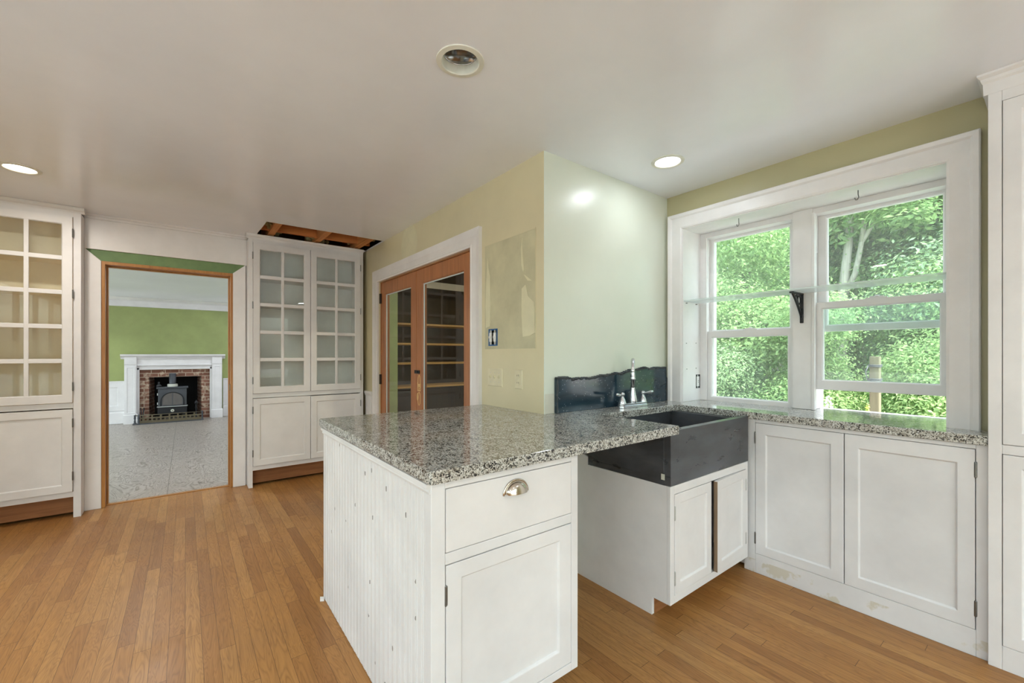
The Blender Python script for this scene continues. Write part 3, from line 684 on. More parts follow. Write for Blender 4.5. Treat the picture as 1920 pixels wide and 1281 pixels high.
def builtin(x0, x1, label, inmat, flip):
    """x0..x1 outer width; front plane Y=4.58"""
    fr = Fr((0, 4.58, 0), (1, 0, 0), (0, -1, 0))
    c = thing('built_in_cabinet', ((x0 + x1) / 2, 4.7, 0), label, 'cabinet', 'glass-front built-in cabinets flanking the doorway')
    pw = 0.033 if flip else 0.042
    a0, a1 = x0 + pw, x1 - pw
    m = MB(fr)
    # face frame: posts to the floor, rails
    m.box(x0, a0, -0.012 if False else -0.150, 0.0, 0, 2.312).box(a1, x1, -0.150, 0.0, 0, 2.312)
    m.box(a0, a1, -0.02, 0.0, 2.274, 2.312).box(a0, a1, -0.02, 0.0, 0.83, 0.870)
    m.build('face_frame', WHITE, c, bevel=0.0015)
    MB(fr).box(a0, a1, -0.28, 0.0, 0.158, 0.198).build('bottom_rail', WHITE, c, bevel=0.0015)
    MB(fr).box(a0 + 0.003, a1 - 0.003, -0.1, -0.002, 0.1565, 0.1585).build('raw_edge', RAWEDGE, c)
    m = MB(fr)      # interior box
    m.box(a0 - 0.005, a1 + 0.005, -0.29, -0.28, 0.2, 2.34).box(a0 - 0.008, a0 + 0.004, -0.28, -0.02, 0.2, 2.3).box(a1 - 0.004, a1 + 0.008, -0.28, -0.02, 0.2, 2.3)
    m.box(a0, a1, -0.28, -0.02, 2.285, 2.30).box(a0, a1, -0.28, -0.02, 0.845, 0.865)
    m.build('cabinet_interior', inmat, c)
    zs = [0.874 + 0.056 + (2.273 - 0.874 - 0.111) * k / 5 for k in range(1, 5)]
    for z in zs:
        MB(fr).box(a0 + 0.004, a1 - 0.004, -0.28, -0.025, z - 0.008, z + 0.010).build('shelf', inmat, c)
    MB(fr).prism([(-0.03, 2.31), (0.0, 2.31), (0.004, 2.322), (0.018, 2.332), (0.022, 2.345), (0.022, 2.352), (-0.03, 2.352)], 'u', x0 - 0.02, x1 + (0.0 if flip else 0.02)).build('crown_molding', WHITE, c)
    MB(fr).box(a0, a1, -0.10, -0.08, 0.022, 0.158).build('toe_board', TOEWOOD, c)
    mid = (a0 + a1) / 2
    h1, h2 = a0 + 0.0, a1 - 0.0
    glass_door(c, fr, a0 + 0.002, mid - 0.003, 0.874, 2.272, h1, WHITE)
    glass_door(c, fr, mid + 0.003, a1 - 0.002, 0.874, 2.272, h2, WHITE)
    shaker(c, fr, a0 + 0.002, mid - 0.002, 0.202, 0.826, 0.054, WHITE, hinge=h1, hz=[0.32, 0.72])
    shaker(c, fr, mid + 0.002, a1 - 0.002, 0.202, 0.822, 0.054, WHITE, hinge=h2, hz=[0.32, 0.72])
    return c
builtin(-1.665, -0.631, 'white built-in glass-door cabinet left of the doorway with a warm cream interior', CREAM, False)
builtin(0.462, 1.511, 'white built-in glass-door cabinet right of the doorway under the broken ceiling', CREAM_DIM, True)
# beadboard wainscot between right cabinet and french doors
fr = Fr((1.555, 0, 0), (0, 1, 0), (-1, 0, 0))
m = MB(fr).box(4.40, 4.60, 0, 0.012, 0, 0.80)
for k in range(4): m.box(4.405 + 0.045 * k, 4.443 + 0.045 * k, 0.012, 0.016, 0.0, 0.80)
m.prism([(0, 0.80), (0.018, 0.80), (0.028, 0.825), (0.03, 0.846), (0, 0.846)], 'u', 4.40, 4.60)
struct(m.build('trim_9', WHITE, bevel=0.001), 'short white wainscot beside the right built-in cabinet')
MB(fr).box(1.511 - 1.511 + 4.585, 4.60, 0, 0.044, 0, 2.3)

# ------------------------------------------------------------------ french doors, casing
m = MB(fr)
cas = lambda a, b: None
def casing_piece(m, u0, u1, z0, z1):
    pass
prof = [(0.0, 0.0), (0.0, 0.020), (0.012, 0.024), (0.020, 0.020), (0.072, 0.017), (0.100, 0.022), (0.118, 0.026), (0.118, 0.0)]   # (distance from opening, projection)
def casing(fr, u0, u1, z0, ztop, prof, name, mat, label, left=True, right=True, bottom=None):
    m = MB(fr); P = prof
    path = [(u0, z0, -1, 0), (u0, ztop, -1, 1), (u1, ztop, 1, 1), (u1, z0, 1, 0)]
    L = []
    for u, z, du, dz in path:
        L.append([m.bm.verts.new(m.f(u + du * d, p, z + dz * d)) for d, p in P])
    for A, B in zip(L, L[1:]):
        k = len(P)
        for i in range(k): m.face([A[i], A[(i + 1) % k], B[(i + 1) % k], B[i]])
    m.face(L[0]); m.face(L[-1])
    return struct(m.build(name, mat), label)
casing(fr, 2.465, 4.235, 0.0, 1.965, prof, 'trim_10', TRIM, 'white casing around the french doors')
dj = root_struct('door_1', (1.6, 3.35, 0), 'pair of reddish fir french doors with tall glass')
fd_ = Fr((1.572, 0, 0), (0, 1, 0), (-1, 0, 0))     # n negative = into the pantry
m = MB(fd_).box(2.465, 2.488, -0.09, 0.0, 0, 1.965).box(4.222, 4.235, -0.09, 0.0, 0, 1.965).box(2.465, 4.235, -0.09, 0.0, 1.958, 1.965)
m.build('jamb', FIR, dj)
def leaf(u0, u1, g0, g1, hz, hu):
    t = 0.04
    lf = MB(fd_).frame(u0, u1, 0.01, 1.956, (g0 - u0, u1 - g1, 0.25, 0.116), t, -0.045, 0.008, 0.012).build('door_leaf', FIR, dj, bevel=0.002)
    m = MB(fd_).box(g0 + 0.006, g1 - 0.006, -0.028, -0.022, 0.255, 1.842).build('glass', DGLASS, lf)
    m = MB(fd_).frame(g0 + 0.006, g1 - 0.006, 0.255, 1.836, 0.010, 0.006, -0.022, 0.002, 0.002).build('glazing_bead', GLASSEDGE, lf)
    for z in hz:
        MB(fd_).box(hu - 0.012, hu + 0.012, -0.006, 0.006, z - 0.05, z + 0.05).tube([(hu, 0.007, z - 0.05), (hu, 0.007, z + 0.05)], 0.008, 8).build('hinge', DARKHINGE, lf)
    return lf
lL = leaf(3.402, 4.222, 3.512, 4.126, (1.80, 0.985), 4.226)
lR = leaf(2.488, 3.398, 2.615, 3.290, (1.80, 0.985), 2.478)
# latch plate and lockset scar on the right leaf's lock stile
MB(fd_).box(3.330, 3.425, -0.006, 0.004, 1.072, 1.102).box(3.35, 3.40, 0.004, 0.012, 1.078, 1.096).build('latch_plate', BLACKIRON, lR, bevel=0.002)
m = MB(fd_)
def oval(m, u, z, ru, rz, w, n=0.0):
    k = 28
    m.tube([(u + ru * math.cos(2 * PI * i / k), -0.0045, z + rz * math.sin(2 * PI * i / k)) for i in range(k + 1)], w, 6)
oval(m, 3.345, 1.0, 0.022, 0.06, 0.003); oval(m, 3.345, 0.86, 0.024, 0.055, 0.003); oval(m, 3.372, 0.875, 0.012, 0.03, 0.003)
m.box(3.315, 3.375, -0.006, -0.002, 0.925, 0.935).box(3.371, 3.375, -0.006, -0.002, 0.93, 1.0).box(3.315, 3.319, -0.006, -0.002, 0.93, 0.99).box(3.328, 3.36, -0.006, -0.002, 0.96, 0.985)
m.build('lockset_scar', SCAR, lR)

# pantry behind the french doors
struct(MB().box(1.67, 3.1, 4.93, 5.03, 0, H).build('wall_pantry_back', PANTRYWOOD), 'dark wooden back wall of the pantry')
pt = thing('pantry_shelf_unit', (2.4, 4.75, 0), 'pine pantry shelves seen through the french door glass', 'shelf unit')
for k, z in enumerate((0.855, 1.130, 1.357, 1.586)):
    MB().box(1.90, 2.995, 4.60, 4.925, z - 0.011, z + 0.011).build('shelf', PINESHELF, pt, bevel=0.002)
MB().box(1.90, 1.915, 4.62, 4.925, 0, 2.2).box(2.98, 2.995, 4.62, 4.925, 0, 2.2).build('side_panel', PANTRYWOOD, pt)
MB().box(1.915, 2.98, 4.62, 4.925, 0.0, 0.08).build('plinth', PANTRYWOOD, pt)
MB().box(1.90, 2.995, 4.585, 4.60, 2.02, 2.10).build('header_board', TRIM, pt, bevel=0.003)
tag(MB().box(1.69, 1.898, 4.58, 4.62, 0, 2.34).build('green_board', SAGE, bevel=0.002), 'tall sage green board beside the pantry shelves behind the left door pane', 'board')

# ------------------------------------------------------------------ wall fittings on the french door wall
def wpos(fr): return fr
sw = thing('light_switch', (1.555, 2.194, 1.09), 'ivory triple light switch plate on the khaki wall by the french doors', 'switch')
MB(fr).rings([(2.114, 2.274, 1.036, 1.150, 0), (2.114, 2.274, 1.036, 1.150, 0.003), (2.118, 2.270, 1.040, 1.146, 0.006)], cap0=True, cap1=True).build('switch_plate', PLASTIC, sw)
for u in (2.148, 2.194, 2.240):
    MB(fr).prism([(0.005, 1.083), (0.016, 1.100), (0.015, 1.106), (0.005, 1.104)], 'u', u - 0.005, u + 0.005).build('toggle', PLASTIC, sw)
    for z in (1.063, 1.123): MB(fr).lathe((u, 0.006, z), [(0.003, 0), (0.002, 0.001), (0, 0.001)], 8, ax=(-1, 0, 0)).build('screw', GREYMETAL, sw)
ol = thing('wall_outlet', (1.555, 1.954, 1.09), 'ivory duplex outlet on the khaki wall nearest the sink corner', 'outlet')
MB(fr).rings([(1.919, 1.990, 1.034, 1.148, 0), (1.919, 1.990, 1.034, 1.148, 0.003), (1.923, 1.986, 1.038, 1.144, 0.006)], cap0=True, cap1=True).build('outlet_plate', PLASTIC, ol)
for z in (1.070, 1.112):
    r_ = MB(fr).lathe((1.9545, 0.006, z), [(0.017, 0), (0.0165, 0.0025), (0, 0.0025)], 20, ax=(-1, 0, 0)).build('receptacle', PLASTIC, ol)
    MB(fr).box(1.947, 1.9492, 0.008, 0.0092, z - 0.003, z + 0.007).box(1.960, 1.9622, 0.008, 0.0092, z - 0.003, z + 0.006).build('slot', BLACK, r_)
bx = thing('open_switch_box', (1.555, 2.217, 1.346), 'open blue electrical box with two bare switches in the khaki wall', 'electrical box')
MB(fr).frame(2.168, 2.266, 1.292, 1.400, 0.008, 0.006, -0.002, 0.002, 0.003).build('box_rim', BLUE, bx)
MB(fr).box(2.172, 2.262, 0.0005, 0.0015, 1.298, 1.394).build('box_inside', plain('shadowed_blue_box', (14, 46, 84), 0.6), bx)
for u in (2.193, 2.238):
    s_ = MB(fr).box(u - 0.011, u + 0.011, 0.001, 0.010, 1.318, 1.376).build('bare_switch', WPLASTIC, bx, bevel=0.002)
    MB(fr).box(u - 0.008, u + 0.008, 0.001, 0.006, 1.300, 1.392).build('strap', GREYMETAL, s_)
    MB(fr).box(u - 0.004, u + 0.004, 0.010, 0.018, 1.340, 1.354).build('toggle', WPLASTIC, s_)
# patch where a board was torn off the wall: belongs to the wall
m = MB(fr).box(1.803, 2.309, 0, 0.0015, 1.272, 1.944)
pch = m.build('wall_patch', PATCH, wf)
MB(fr).lathe((3.50, 0.0, 2.20), [(0.17, 0.0), (0.168, 0.0008), (0, 0.0008)], 40, ax=(-1, 0, 0)).build('round_patch', GLUE, wf)
m = MB(fr)
def streak(m, pts, n=0.0015):
    k = [m.bm.verts.new(m.f(u, n, z)) for u, z in pts]; m.face(k)
    b = [m.bm.verts.new(m.f(u, n + 0.0025, z)) for u, z in pts]; m.face(b)
    for i in range(len(pts)): m.face([k[i], k[(i + 1) % len(pts)], b[(i + 1) % len(pts)], b[i]])
streak(m, [(2.276, 1.86), (2.270, 1.80), (2.250, 1.74), (2.244, 1.55), (2.250, 1.42), (2.296, 1.41), (2.300, 1.55), (2.290, 1.72)])
streak(m, [(1.922, 1.915), (1.914, 1.80), (1.904, 1.73), (1.912, 1.715), (1.928, 1.76), (1.932, 1.85)])
streak(m, [(1.925, 1.62), (1.890, 1.64), (1.866, 1.57), (1.815, 1.53), (1.808, 1.36), (1.850, 1.345), (1.915, 1.34), (1.926, 1.46)])
streak(m, [(1.905, 1.70), (1.870, 1.66), (1.835, 1.655), (1.872, 1.68)])
m.build('glue_streak', GLUE, wf)
m = MB(fr)
m.box(1.800, 1.803, 0, 0.003, 1.27, 1.95).box(1.800, 1.99, 0, 0.003, 1.268, 1.272).box(1.800, 2.312, 0, 0.003, 1.942, 1.946)
m.build('patch_edge', WALL, wf)

# ------------------------------------------------------------------ recessed ceiling lights
def can_light(x, y, state, label, H=H, power=1.0):
    t = thing('recessed_light', (x, y, H), label, 'ceiling light', 'round recessed ceiling lights')
    MB().lathe((x, y, H), [(0.091, 0.0), (0.090, -0.004), (0.072, -0.006), (0.069, -0.003), (0.0665, 0.030), (0.070, 0.030), (0.074, 0.0)], 40, closed=True).build('trim_ring', BAFFLE, t, smooth=False)
    if state is None:
        MB().lathe((x, y, H), [(0.0668, 0.029), (0.0645, 0.0285), (0.063, 0.03), (0.062, 0.09), (0.05, 0.13), (0.03, 0.15), (0, 0.152), (0, 0.156), (0.07, 0.156), (0.069, 0.031)], 40).build('reflector', REFLECTOR, t, smooth=True)
        return
    MB().lathe((x, y, H), [(0, 0.002), (0.067, 0.006), (0.068, 0.03), (0, 0.03)], 40).build('lens', LENS_WARM if state else LENS, t, smooth=False)
    l = bpy.data.lights.new('lamp_light', 'AREA'); l.shape = 'DISK'; l.size = 0.13; l.energy = LAMP_W * power
    l.color = (1.0, 0.92, 0.82) if state else (0.87, 0.93, 1.0)
    o = bpy.data.objects.new('lamp_light', l); COL.objects.link(o); o.parent = t; o.location = (0, 0, -0.010)
LBL = ['lit round recessed light near the sink corner and window', 'lit round recessed light by the left glass cabinet', 'unseen lit recessed light added over the left side of the room behind view', 'unseen lit recessed light added behind the viewer in the middle', 'unseen lit recessed light added behind the viewer on the left', 'unseen lit recessed light added behind the viewer on the right']
can_light(LAMP_OFF[0], LAMP_OFF[1], None, 'unlit round recessed light with a silver reflector above the granite peninsula')
for (x, y, k), lb, w in zip(LAMPS_ON, LBL, (0.38, 2.0, 0.95, 0.6, 0.75, 0.6)): can_light(x, y, k, lb, power=w)  # lamps behind the view are unseen, added to brighten the kitchen
FAR_FILL = [(-2.4, 6.2), (-2.4, 9.0), (1.15, 9.0), (-0.3, 5.7)]  # unseen lamps added to brighten the far room
for k, (x, y) in enumerate(FAR_FILL):
    can_light(x, y, 0, 'unseen recessed light added to brighten the far room, ' + ('near left corner', 'left end by the fireplace wall', 'right end by the fireplace wall', 'just beyond the doorway')[k], H=2.25, power=2.8)
can_light(2.45, 3.1, 1, 'unseen recessed light added to brighten the pantry behind the french doors', power=4.0)  # unseen lamp added to light the shelves and green board

# ------------------------------------------------------------------ kitchen window
wfr = Fr((XR, 0, 0), (0, 1, 0), (-1, 0, 0))            # n out of the window wall into the room
prof_w = [(0.0, -0.01), (0.0, 0.026), (0.010, 0.030), (0.072, 0.028), (0.082, 0.036), (0.100, 0.040), (0.104, 0.034), (0.104, 0.0), (0.02, 0.0)]
# sides stand on the counter (z .91)
casing(wfr, 0.323, 1.605, 0.910, 2.105, prof_w, 'trim_11', TRIM, 'wide white casing around the kitchen window')
# linings of the deep recess
m = MB()
m.box(2.715, 2.955, 1.600, 1.618, 0.911, 2.12).box(2.715, 2.955, 0.300, 0.323, 0.911, 2.12).box(2.715, 2.955, 0.323, 1.600, 2.100, 2.12)
lining = struct(m.build('trim_12', TRIM), 'white board lining of the deep window recess')
# outer window frame with centre mullion and stops
m = MB()
m.box(2.945, 3.12, 1.570, 1.605, 0.911, 2.10).box(2.945, 3.12, 0.31, 0.343, 0.911, 2.10).box(2.945, 3.12, 0.343, 1.57, 2.066, 2.10)
m.box(2.930, 3.12, 0.905, 1.008, 0.911, 2.10)
m.box(2.945, 2.957, 1.555, 1.572, 0.911, 2.07).box(2.945, 2.957, 1.006, 1.020, 0.911, 2.07).box(2.922, 2.957, 0.893, 0.907, 0.911, 2.07).box(2.945, 2.957, 0.340, 0.352, 0.911, 2.07)
m.box(3.06, 3.12, 0.343, 1.57, 0.868, 0.911)
struct(m.build('trim_13', TRIM, bevel=0.002), 'white window frame with centre mullion')
def sash(par, x, y0, y1, z0, z1, w, name):
    f = Fr((x + 0.034, 0, 0), (0, 1, 0), (-1, 0, 0))
    s = MB(f).frame(y0, y1, z0, z1, w, 0.034, 0, 0.006, 0.008).build(name, TRIM, par, bevel=0.0015)
    l, r, b, tp = w
    MB(f).box(y0 + l - 0.002, y1 - r + 0.002, 0.016, 0.020, z0 + b - 0.002, z1 - tp + 0.002).build('glass', WGLASS, s)
    return s
w1 = root_struct('window_1', (3.0, 1.29, 0.91), 'left double-hung window, closed')
sash(w1, 2.960, 1.012, 1.572, 0.905, 1.400, (0.030, 0.042, 0.032, 0.040), 'lower_sash')
s = sash(w1, 3.020, 1.012, 1.572, 1.372, 2.085, (0.040, 0.022, 0.034, 0.030), 'upper_sash')
w2 = root_struct('window_2', (3.0, 0.62, 0.91), 'right double-hung window with its lower sash raised')
sash(w2, 2.960, 0.345, 0.905, 1.032, 1.543, (0.026, 0.036, 0.052, 0.034), 'lower_sash')
sash(w2, 3.020, 0.345, 0.905, 1.374, 2.085, (0.022, 0.040, 0.034, 0.030), 'upper_sash')
for w, zz, yy in ((w1, 1.400, 1.27), (w2, 1.543, 0.62)):
    m = MB().box(2.962, 2.988, yy - 0.045, yy + 0.045, zz, zz + 0.006)
    m.lathe((2.975, yy, zz + 0.006), [(0.014, 0), (0.014, 0.006), (0.006, 0.012), (0, 0.012)], 14).box(2.968, 2.980, yy - 0.03, yy + 0.03, zz + 0.006, zz + 0.013)
    m.build('sash_lock', TRIM, w, bevel=0.001)
for w, y in ((w1, 1.562), (w2, 0.899)):
    MB().box(2.958, 2.966, y - 0.008, y + 0.0, 1.78 if w is w1 else 1.84, 2.06).build('sash_cord_cover', TRIM, w, bevel=0.001)
# nails and outlet on the left jamb lining
for k, (x, z) in enumerate(((2.755, 1.315), (2.880, 1.318), (2.760, 1.136), (2.882, 1.139))):
    o = MB().lathe((x, 1.600, z), [(0.0015, 0.0), (0.0015, 0.003), (0.003, 0.003), (0.003, 0.0045), (0, 0.0045)], 8, ax=(0, -1, 0)).build('nail', HINGE)
    tag(o, ('small nail in the white window jamb, upper row, room side', 'small nail in the white window jamb, upper row, glass side', 'small nail in the white window jamb just above the outlet, room side', 'small nail in the white window jamb directly above the outlet')[k], 'nail', 'nails in the white window jamb')
for k, x in enumerate((2.752, 2.880)):
    o = MB().lathe((x, 1.600, 1.592), [(0.003, 0.0), (0.003, 0.012), (0, 0.012)], 8, ax=(0, -1, 0)).build('shelf_pin', HINGE)
    tag(o, ('small metal pin under the glass shelf end, room side of the white jamb', 'small metal pin under the glass shelf end, glass side of the white jamb')[k], 'shelf pin', 'pins under the glass shelf')
jo = thing('jamb_outlet', (2.911, 1.600, 1.045), 'uncovered white outlet recessed in the window jamb above the sink', 'outlet')
jf = Fr((0, 1.600, 0), (1, 0, 0), (0, -1, 0))
MB(jf).box(2.884, 2.938, 0, 0.0015, 0.996, 1.094).build('box_opening', BLACK, jo)
MB(jf).box(2.888, 2.920, 0.001, 0.006, 1.010, 1.080).build('receptacle', WPLASTIC, jo, bevel=0.002)
MB(jf).box(2.898, 2.910, 0.001, 0.003, 0.998, 1.092).build('strap', GREYMETAL, jo)
MB(jf).box(2.903, 2.908, 0.006, 0.0068, 1.036, 1.042).box(2.903, 2.908, 0.006, 0.0068, 1.048, 1.053).build('slot', BLACK, jo)
# glass shelf on its iron bracket
tag(MB().box(2.722, 2.925, 0.325, 1.5985, 1.602, 1.611).build('glass_shelf', SHELFGLASS, bevel=0.0), 'clear glass shelf spanning the window recess', 'shelf')
bk = thing('shelf_bracket', (2.925, 0.958, 1.52), 'black scrolled iron bracket under the glass shelf on the centre mullion', 'bracket')
MB().box(2.918, 2.930, 0.949, 0.967, 1.425, 1.600).build('back_plate', BLACKIRON, bk, bevel=0.003)
MB().box(2.765, 2.925, 0.947, 0.969, 1.592, 1.6015).build('top_arm', BLACKIRON, bk, bevel=0.002)
m = MB().tube([(2.785, 0.958, 1.592), (2.82, 0.958, 1.565), (2.86, 0.958, 1.528), (2.895, 0.958, 1.49), (2.918, 0.958, 1.462)], 0.007, 8)
k_ = 16
m.tube([(2.882 + 0.026 * math.cos(2 * PI * i / k_), 0.958, 1.560 + 0.024 * math.sin(2 * PI * i / k_)) for i in range(k_ + 1)], 0.005, 6)
m.tube([(2.845 + 0.014 * math.cos(2 * PI * i / k_), 0.958, 1.573 + 0.013 * math.sin(2 * PI * i / k_)) for i in range(k_ + 1)], 0.0045, 6)
m.tube([(2.918, 0.958, 1.52), (2.900, 0.958, 1.512), (2.893, 0.958, 1.500)], 0.005, 6)
m.build('scroll', BLACKIRON, bk, smooth=True)
for k, (x, y) in enumerate(((2.78, 1.258), (2.80, 0.66))):
    m = MB().tube([(x, y, 2.101), (x, y, 2.078), (x - 0.004, y - 0.004, 2.062), (x - 0.001, y + 0.002, 2.052), (x + 0.004, y + 0.010, 2.052), (x + 0.006, y + 0.014, 2.060), (x + 0.006, y + 0.015, 2.066)], 0.0022, 6)
    o = m.build('ceiling_hook', HINGE, smooth=True)
    tag(o, ('small metal hook in the recess head over the left window', 'small metal hook in the recess head over the right window')[k], 'hook', 'hooks in the window recess head')

# ------------------------------------------------------------------ granite worktop: peninsula, faucet deck, window run and sill
outline = [(0.5425, 1.083), (0.546, 1.079), (1.798, 1.079), (1.802, 1.083), (1.802, 1.543), (2.547, 1.543), (2.547, 0.187), (2.734, 0.187), (2.734, 0.322), (3.058, 0.322), (3.058, 1.600), (2.734, 1.600), (2.734, 1.734), (1.554, 1.734), (1.554, 2.322), (0.5425, 2.322)]
m = sheet([outline], 0.871, 0.039)
cgo = m.build('granite_worktop', GRANITE, bevel=0.006)
tag(cgo, 'speckled grey granite worktop running from the peninsula round the sink to the window sill', 'worktop')

# ------------------------------------------------------------------ peninsula cabinet
pc = thing('peninsula_cabinet', (0.85, 1.7, 0), 'white beadboard peninsula cabinet with one drawer and one door under the granite', 'cabinet')
pf = Fr((0, 1.12, 0), (1, 0, 0), (0, -1, 0))
MB().box(0.575, 1.154, 1.14, 2.29, 0.078, 0.870).build('carcass', WHITE, pc)
MB().box(0.59, 1.13, 1.20, 2.25, 0, 0.078).build('plinth', TOEWOOD, pc)
m = MB(pf)
m.box(0.556, 0.602, -0.02, 0.018, 0.0, 0.870).box(1.122, 1.156, -0.02, 0.018, 0.078, 0.870)
m.box(0.602, 1.122, -0.02, 0.018, 0.846, 0.870).box(0.602, 1.122, -0.02, 0.018, 0.622, 0.656).box(0.602, 1.122, -0.02, 0.018, 0.078, 0.108)
m.build('face_frame', WHITE_WORN, pc, bevel=0.002)
drw = MB(pf).box(0.604, 1.1205, -0.01, 0.0185, 0.658, 0.844).build('drawer_front', WHITE, pc, bevel=0.0015)
# bin pull: a quarter-round hood with a rolled lip
m = MB(pf)
nu, nv = 18, 8
def hood(r, dn):
    G_ = []
    for i in range(nu + 1):
        a = PI * i / nu; row = []
        for j in range(nv + 1):
            b = (PI / 2) * j / nv
            row.append((0.862 - 0.046 * r * math.cos(a) * (0.9 + 0.1 * math.cos(b)), 0.0185 + 0.027 * r * math.sin(b) ** 0.9 * math.sin(a) ** 0.55, 0.785 + 0.040 * r * math.sin(a) * math.cos(b)))
        G_.append(row)
    return G_
for r in (1.0, 0.93):
    g = hood(r, 0); V = [[m.bm.verts.new(m.f(*p)) for p in row] for row in g]
    for i in range(nu):
        for j in range(nv): m.face([V[i][j], V[i + 1][j], V[i + 1][j + 1], V[i][j + 1]])
bmesh.ops.remove_doubles(m.bm, verts=m.bm.verts, dist=1e-5)
pull = m.build('bin_pull', NICKEL, drw, smooth=True)
MB(pf).tube([(0.862 - 0.05 * math.cos(PI * i / 16), 0.020, 0.783 + 0.044 * math.sin(PI * i / 16)) for i in range(17)], 0.0035, 8).build('pull_flange', NICKEL, pull, smooth=True)
shaker(pc, pf, 0.6045, 1.1205, 0.111, 0.619, (0.052, 0.058, 0.060, 0.048), WHITE_WORN, t=0.022, n0=-0.004, hinge=0.6045, hz=[0.20, 0.532], hr=0.0055, hh=0.055)
# beadboard end panel with grooves
ys = []
y = 1.150; pts = [(0.575, 1.141), (0.557, 1.141)]
while y < 2.27:
    pts += [(0.557, y), (0.5625, y + 0.003), (0.5572, y + 0.007), (0.5572, y + 0.012), (0.5625, y + 0.016), (0.557, y + 0.019)]
    y += 0.0415
pts += [(0.557, 2.288), (0.575, 2.288)]
MB().prism(pts, 'z', 0.004, 0.846).build('beadboard_panel', BEAD, pc)
m = MB(Fr((0.557, 0, 0), (0, 1, 0), (-1, 0, 0))).prism([(0, 0.838), (0.006, 0.838), (0.008, 0.845), (0.006, 0.850), (0.014, 0.856), (0.014, 0.868), (-0.018, 0.870), (-0.018, 0.838)], 'u', 1.104, 2.29)
m.build('top_molding', WHITE, pc)
MB().box(0.557, 1.15, 2.289, 2.295, 0.0, 0.868).build('back_panel', BEAD, pc)
o = MB().prism([(0.535, 2.272), (0.552, 2.262), (0.556, 2.285), (0.541, 2.296)], 'z', 0.0005, 0.012).build('paper_scrap', WPLASTIC)
tag(o, 'tiny white scrap on the floor at the far corner of the beadboard panel', 'scrap')

# ------------------------------------------------------------------ farmhouse sink and its cabinet
m = MB()
m.box(1.760, 2.541, 1.133, 1.600, 0.632, 0.660)                 # bottom
m.box(1.760, 1.796, 1.133, 1.562, 0.660, 0.8695)               # left
m.box(2.508, 2.541, 1.133, 1.562, 0.660, 0.8695)               # right
m.box(1.760, 2.541, 1.562, 1.600, 0.660, 0.8695)                # back
m.prism([(1.760, 0.632), (2.541, 0.632), (2.541, 0.886), (1.8045, 0.886), (1.8045, 0.8695), (1.760, 0.8695)], 'n', 1.097, 1.133)
bmesh.ops.remove_doubles(m.bm, verts=m.bm.verts, dist=1e-5)
sk = m.build('farmhouse_sink', SOAP, bevel=0.002)
tag(sk, 'charcoal soapstone apron-front sink beside the peninsula', 'sink')
MB().lathe((2.16, 1.35, 0.662), [(0.042, 0.0), (0.044, 0.003), (0.034, 0.003), (0.030, -0.002), (0, -0.002)], 24).build('drain', CHROME, sk)
MB().box(1.7585, 1.7602, 1.128, 1.146, 0.655, 0.682).build('sticker', ENAMEL, sk)

sc = thing('sink_cabinet', (2.15, 1.4, 0), 'low white two-door cabinet carrying the dark sink', 'cabinet')
# side panel with toe notch and raised rear part
MB().prism([(1.197, 0), (1.733, 0), (1.733, 0.860), (1.66, 0.860), (1.66, 0.690), (1.602, 0.672), (1.602, 0.630), (1.117, 0.630), (1.117, 0.085), (1.197, 0.085)], 'u', 1.760, 1.778).build('side_panel', WHITE, sc)
MB().box(1.90, 2.541, 1.602, 1.733, 0.10, 0.70).build('back_panel', WHITE, sc)
MB().box(1.778, 2.541, 1.117, 1.60, 0.085, 0.10).build('bottom_panel', WHITE, sc)
MB().box(1.778, 2.541, 1.195, 1.210, 0.0, 0.085).build('toe_board', TOEWOOD, sc)
sf = Fr((0, 1.117, 0), (1, 0, 0), (0, -1, 0))
m = MB(sf).box(1.760, 1.792, 0, 0.018, 0.085, 0.630).box(2.514, 2.541, 0, 0.018, 0.085, 0.630).box(1.792, 2.514, 0, 0.018, 0.590, 0.630).box(1.792, 2.514, 0, 0.018, 0.085, 0.122)
m.build('face_frame', WHITE, sc, bevel=0.002)
shaker(sc, sf, 1.794, 2.128, 0.125, 0.588, 0.045, WHITE, t=0.02, n0=0.0, hinge=1.796, hz=[0.20, 0.502], hmat=GREYMETAL)
MB(sf).box(2.128, 2.150, -0.004, 0.006, 0.122, 0.590).build('bare_stile', RAWDOOR, sc)
ang = math.radians(3.0)
hf = Fr((2.512, 1.117, 0), (-math.cos(ang), -math.sin(ang), 0), (math.sin(ang) * 1.0, -math.cos(ang), 0))
d2 = shaker(sc, hf, 0.0, 0.360, 0.122, 0.588, 0.045, WHITE, t=0.02, n0=0.0, hinge=0.002, hz=[0.20, 0.502], hmat=GREYMETAL)
MB(hf).box(0.3602, 0.3612, 0.001, 0.0195, 0.124, 0.586).build('bare_edge', RAWDOOR, d2)

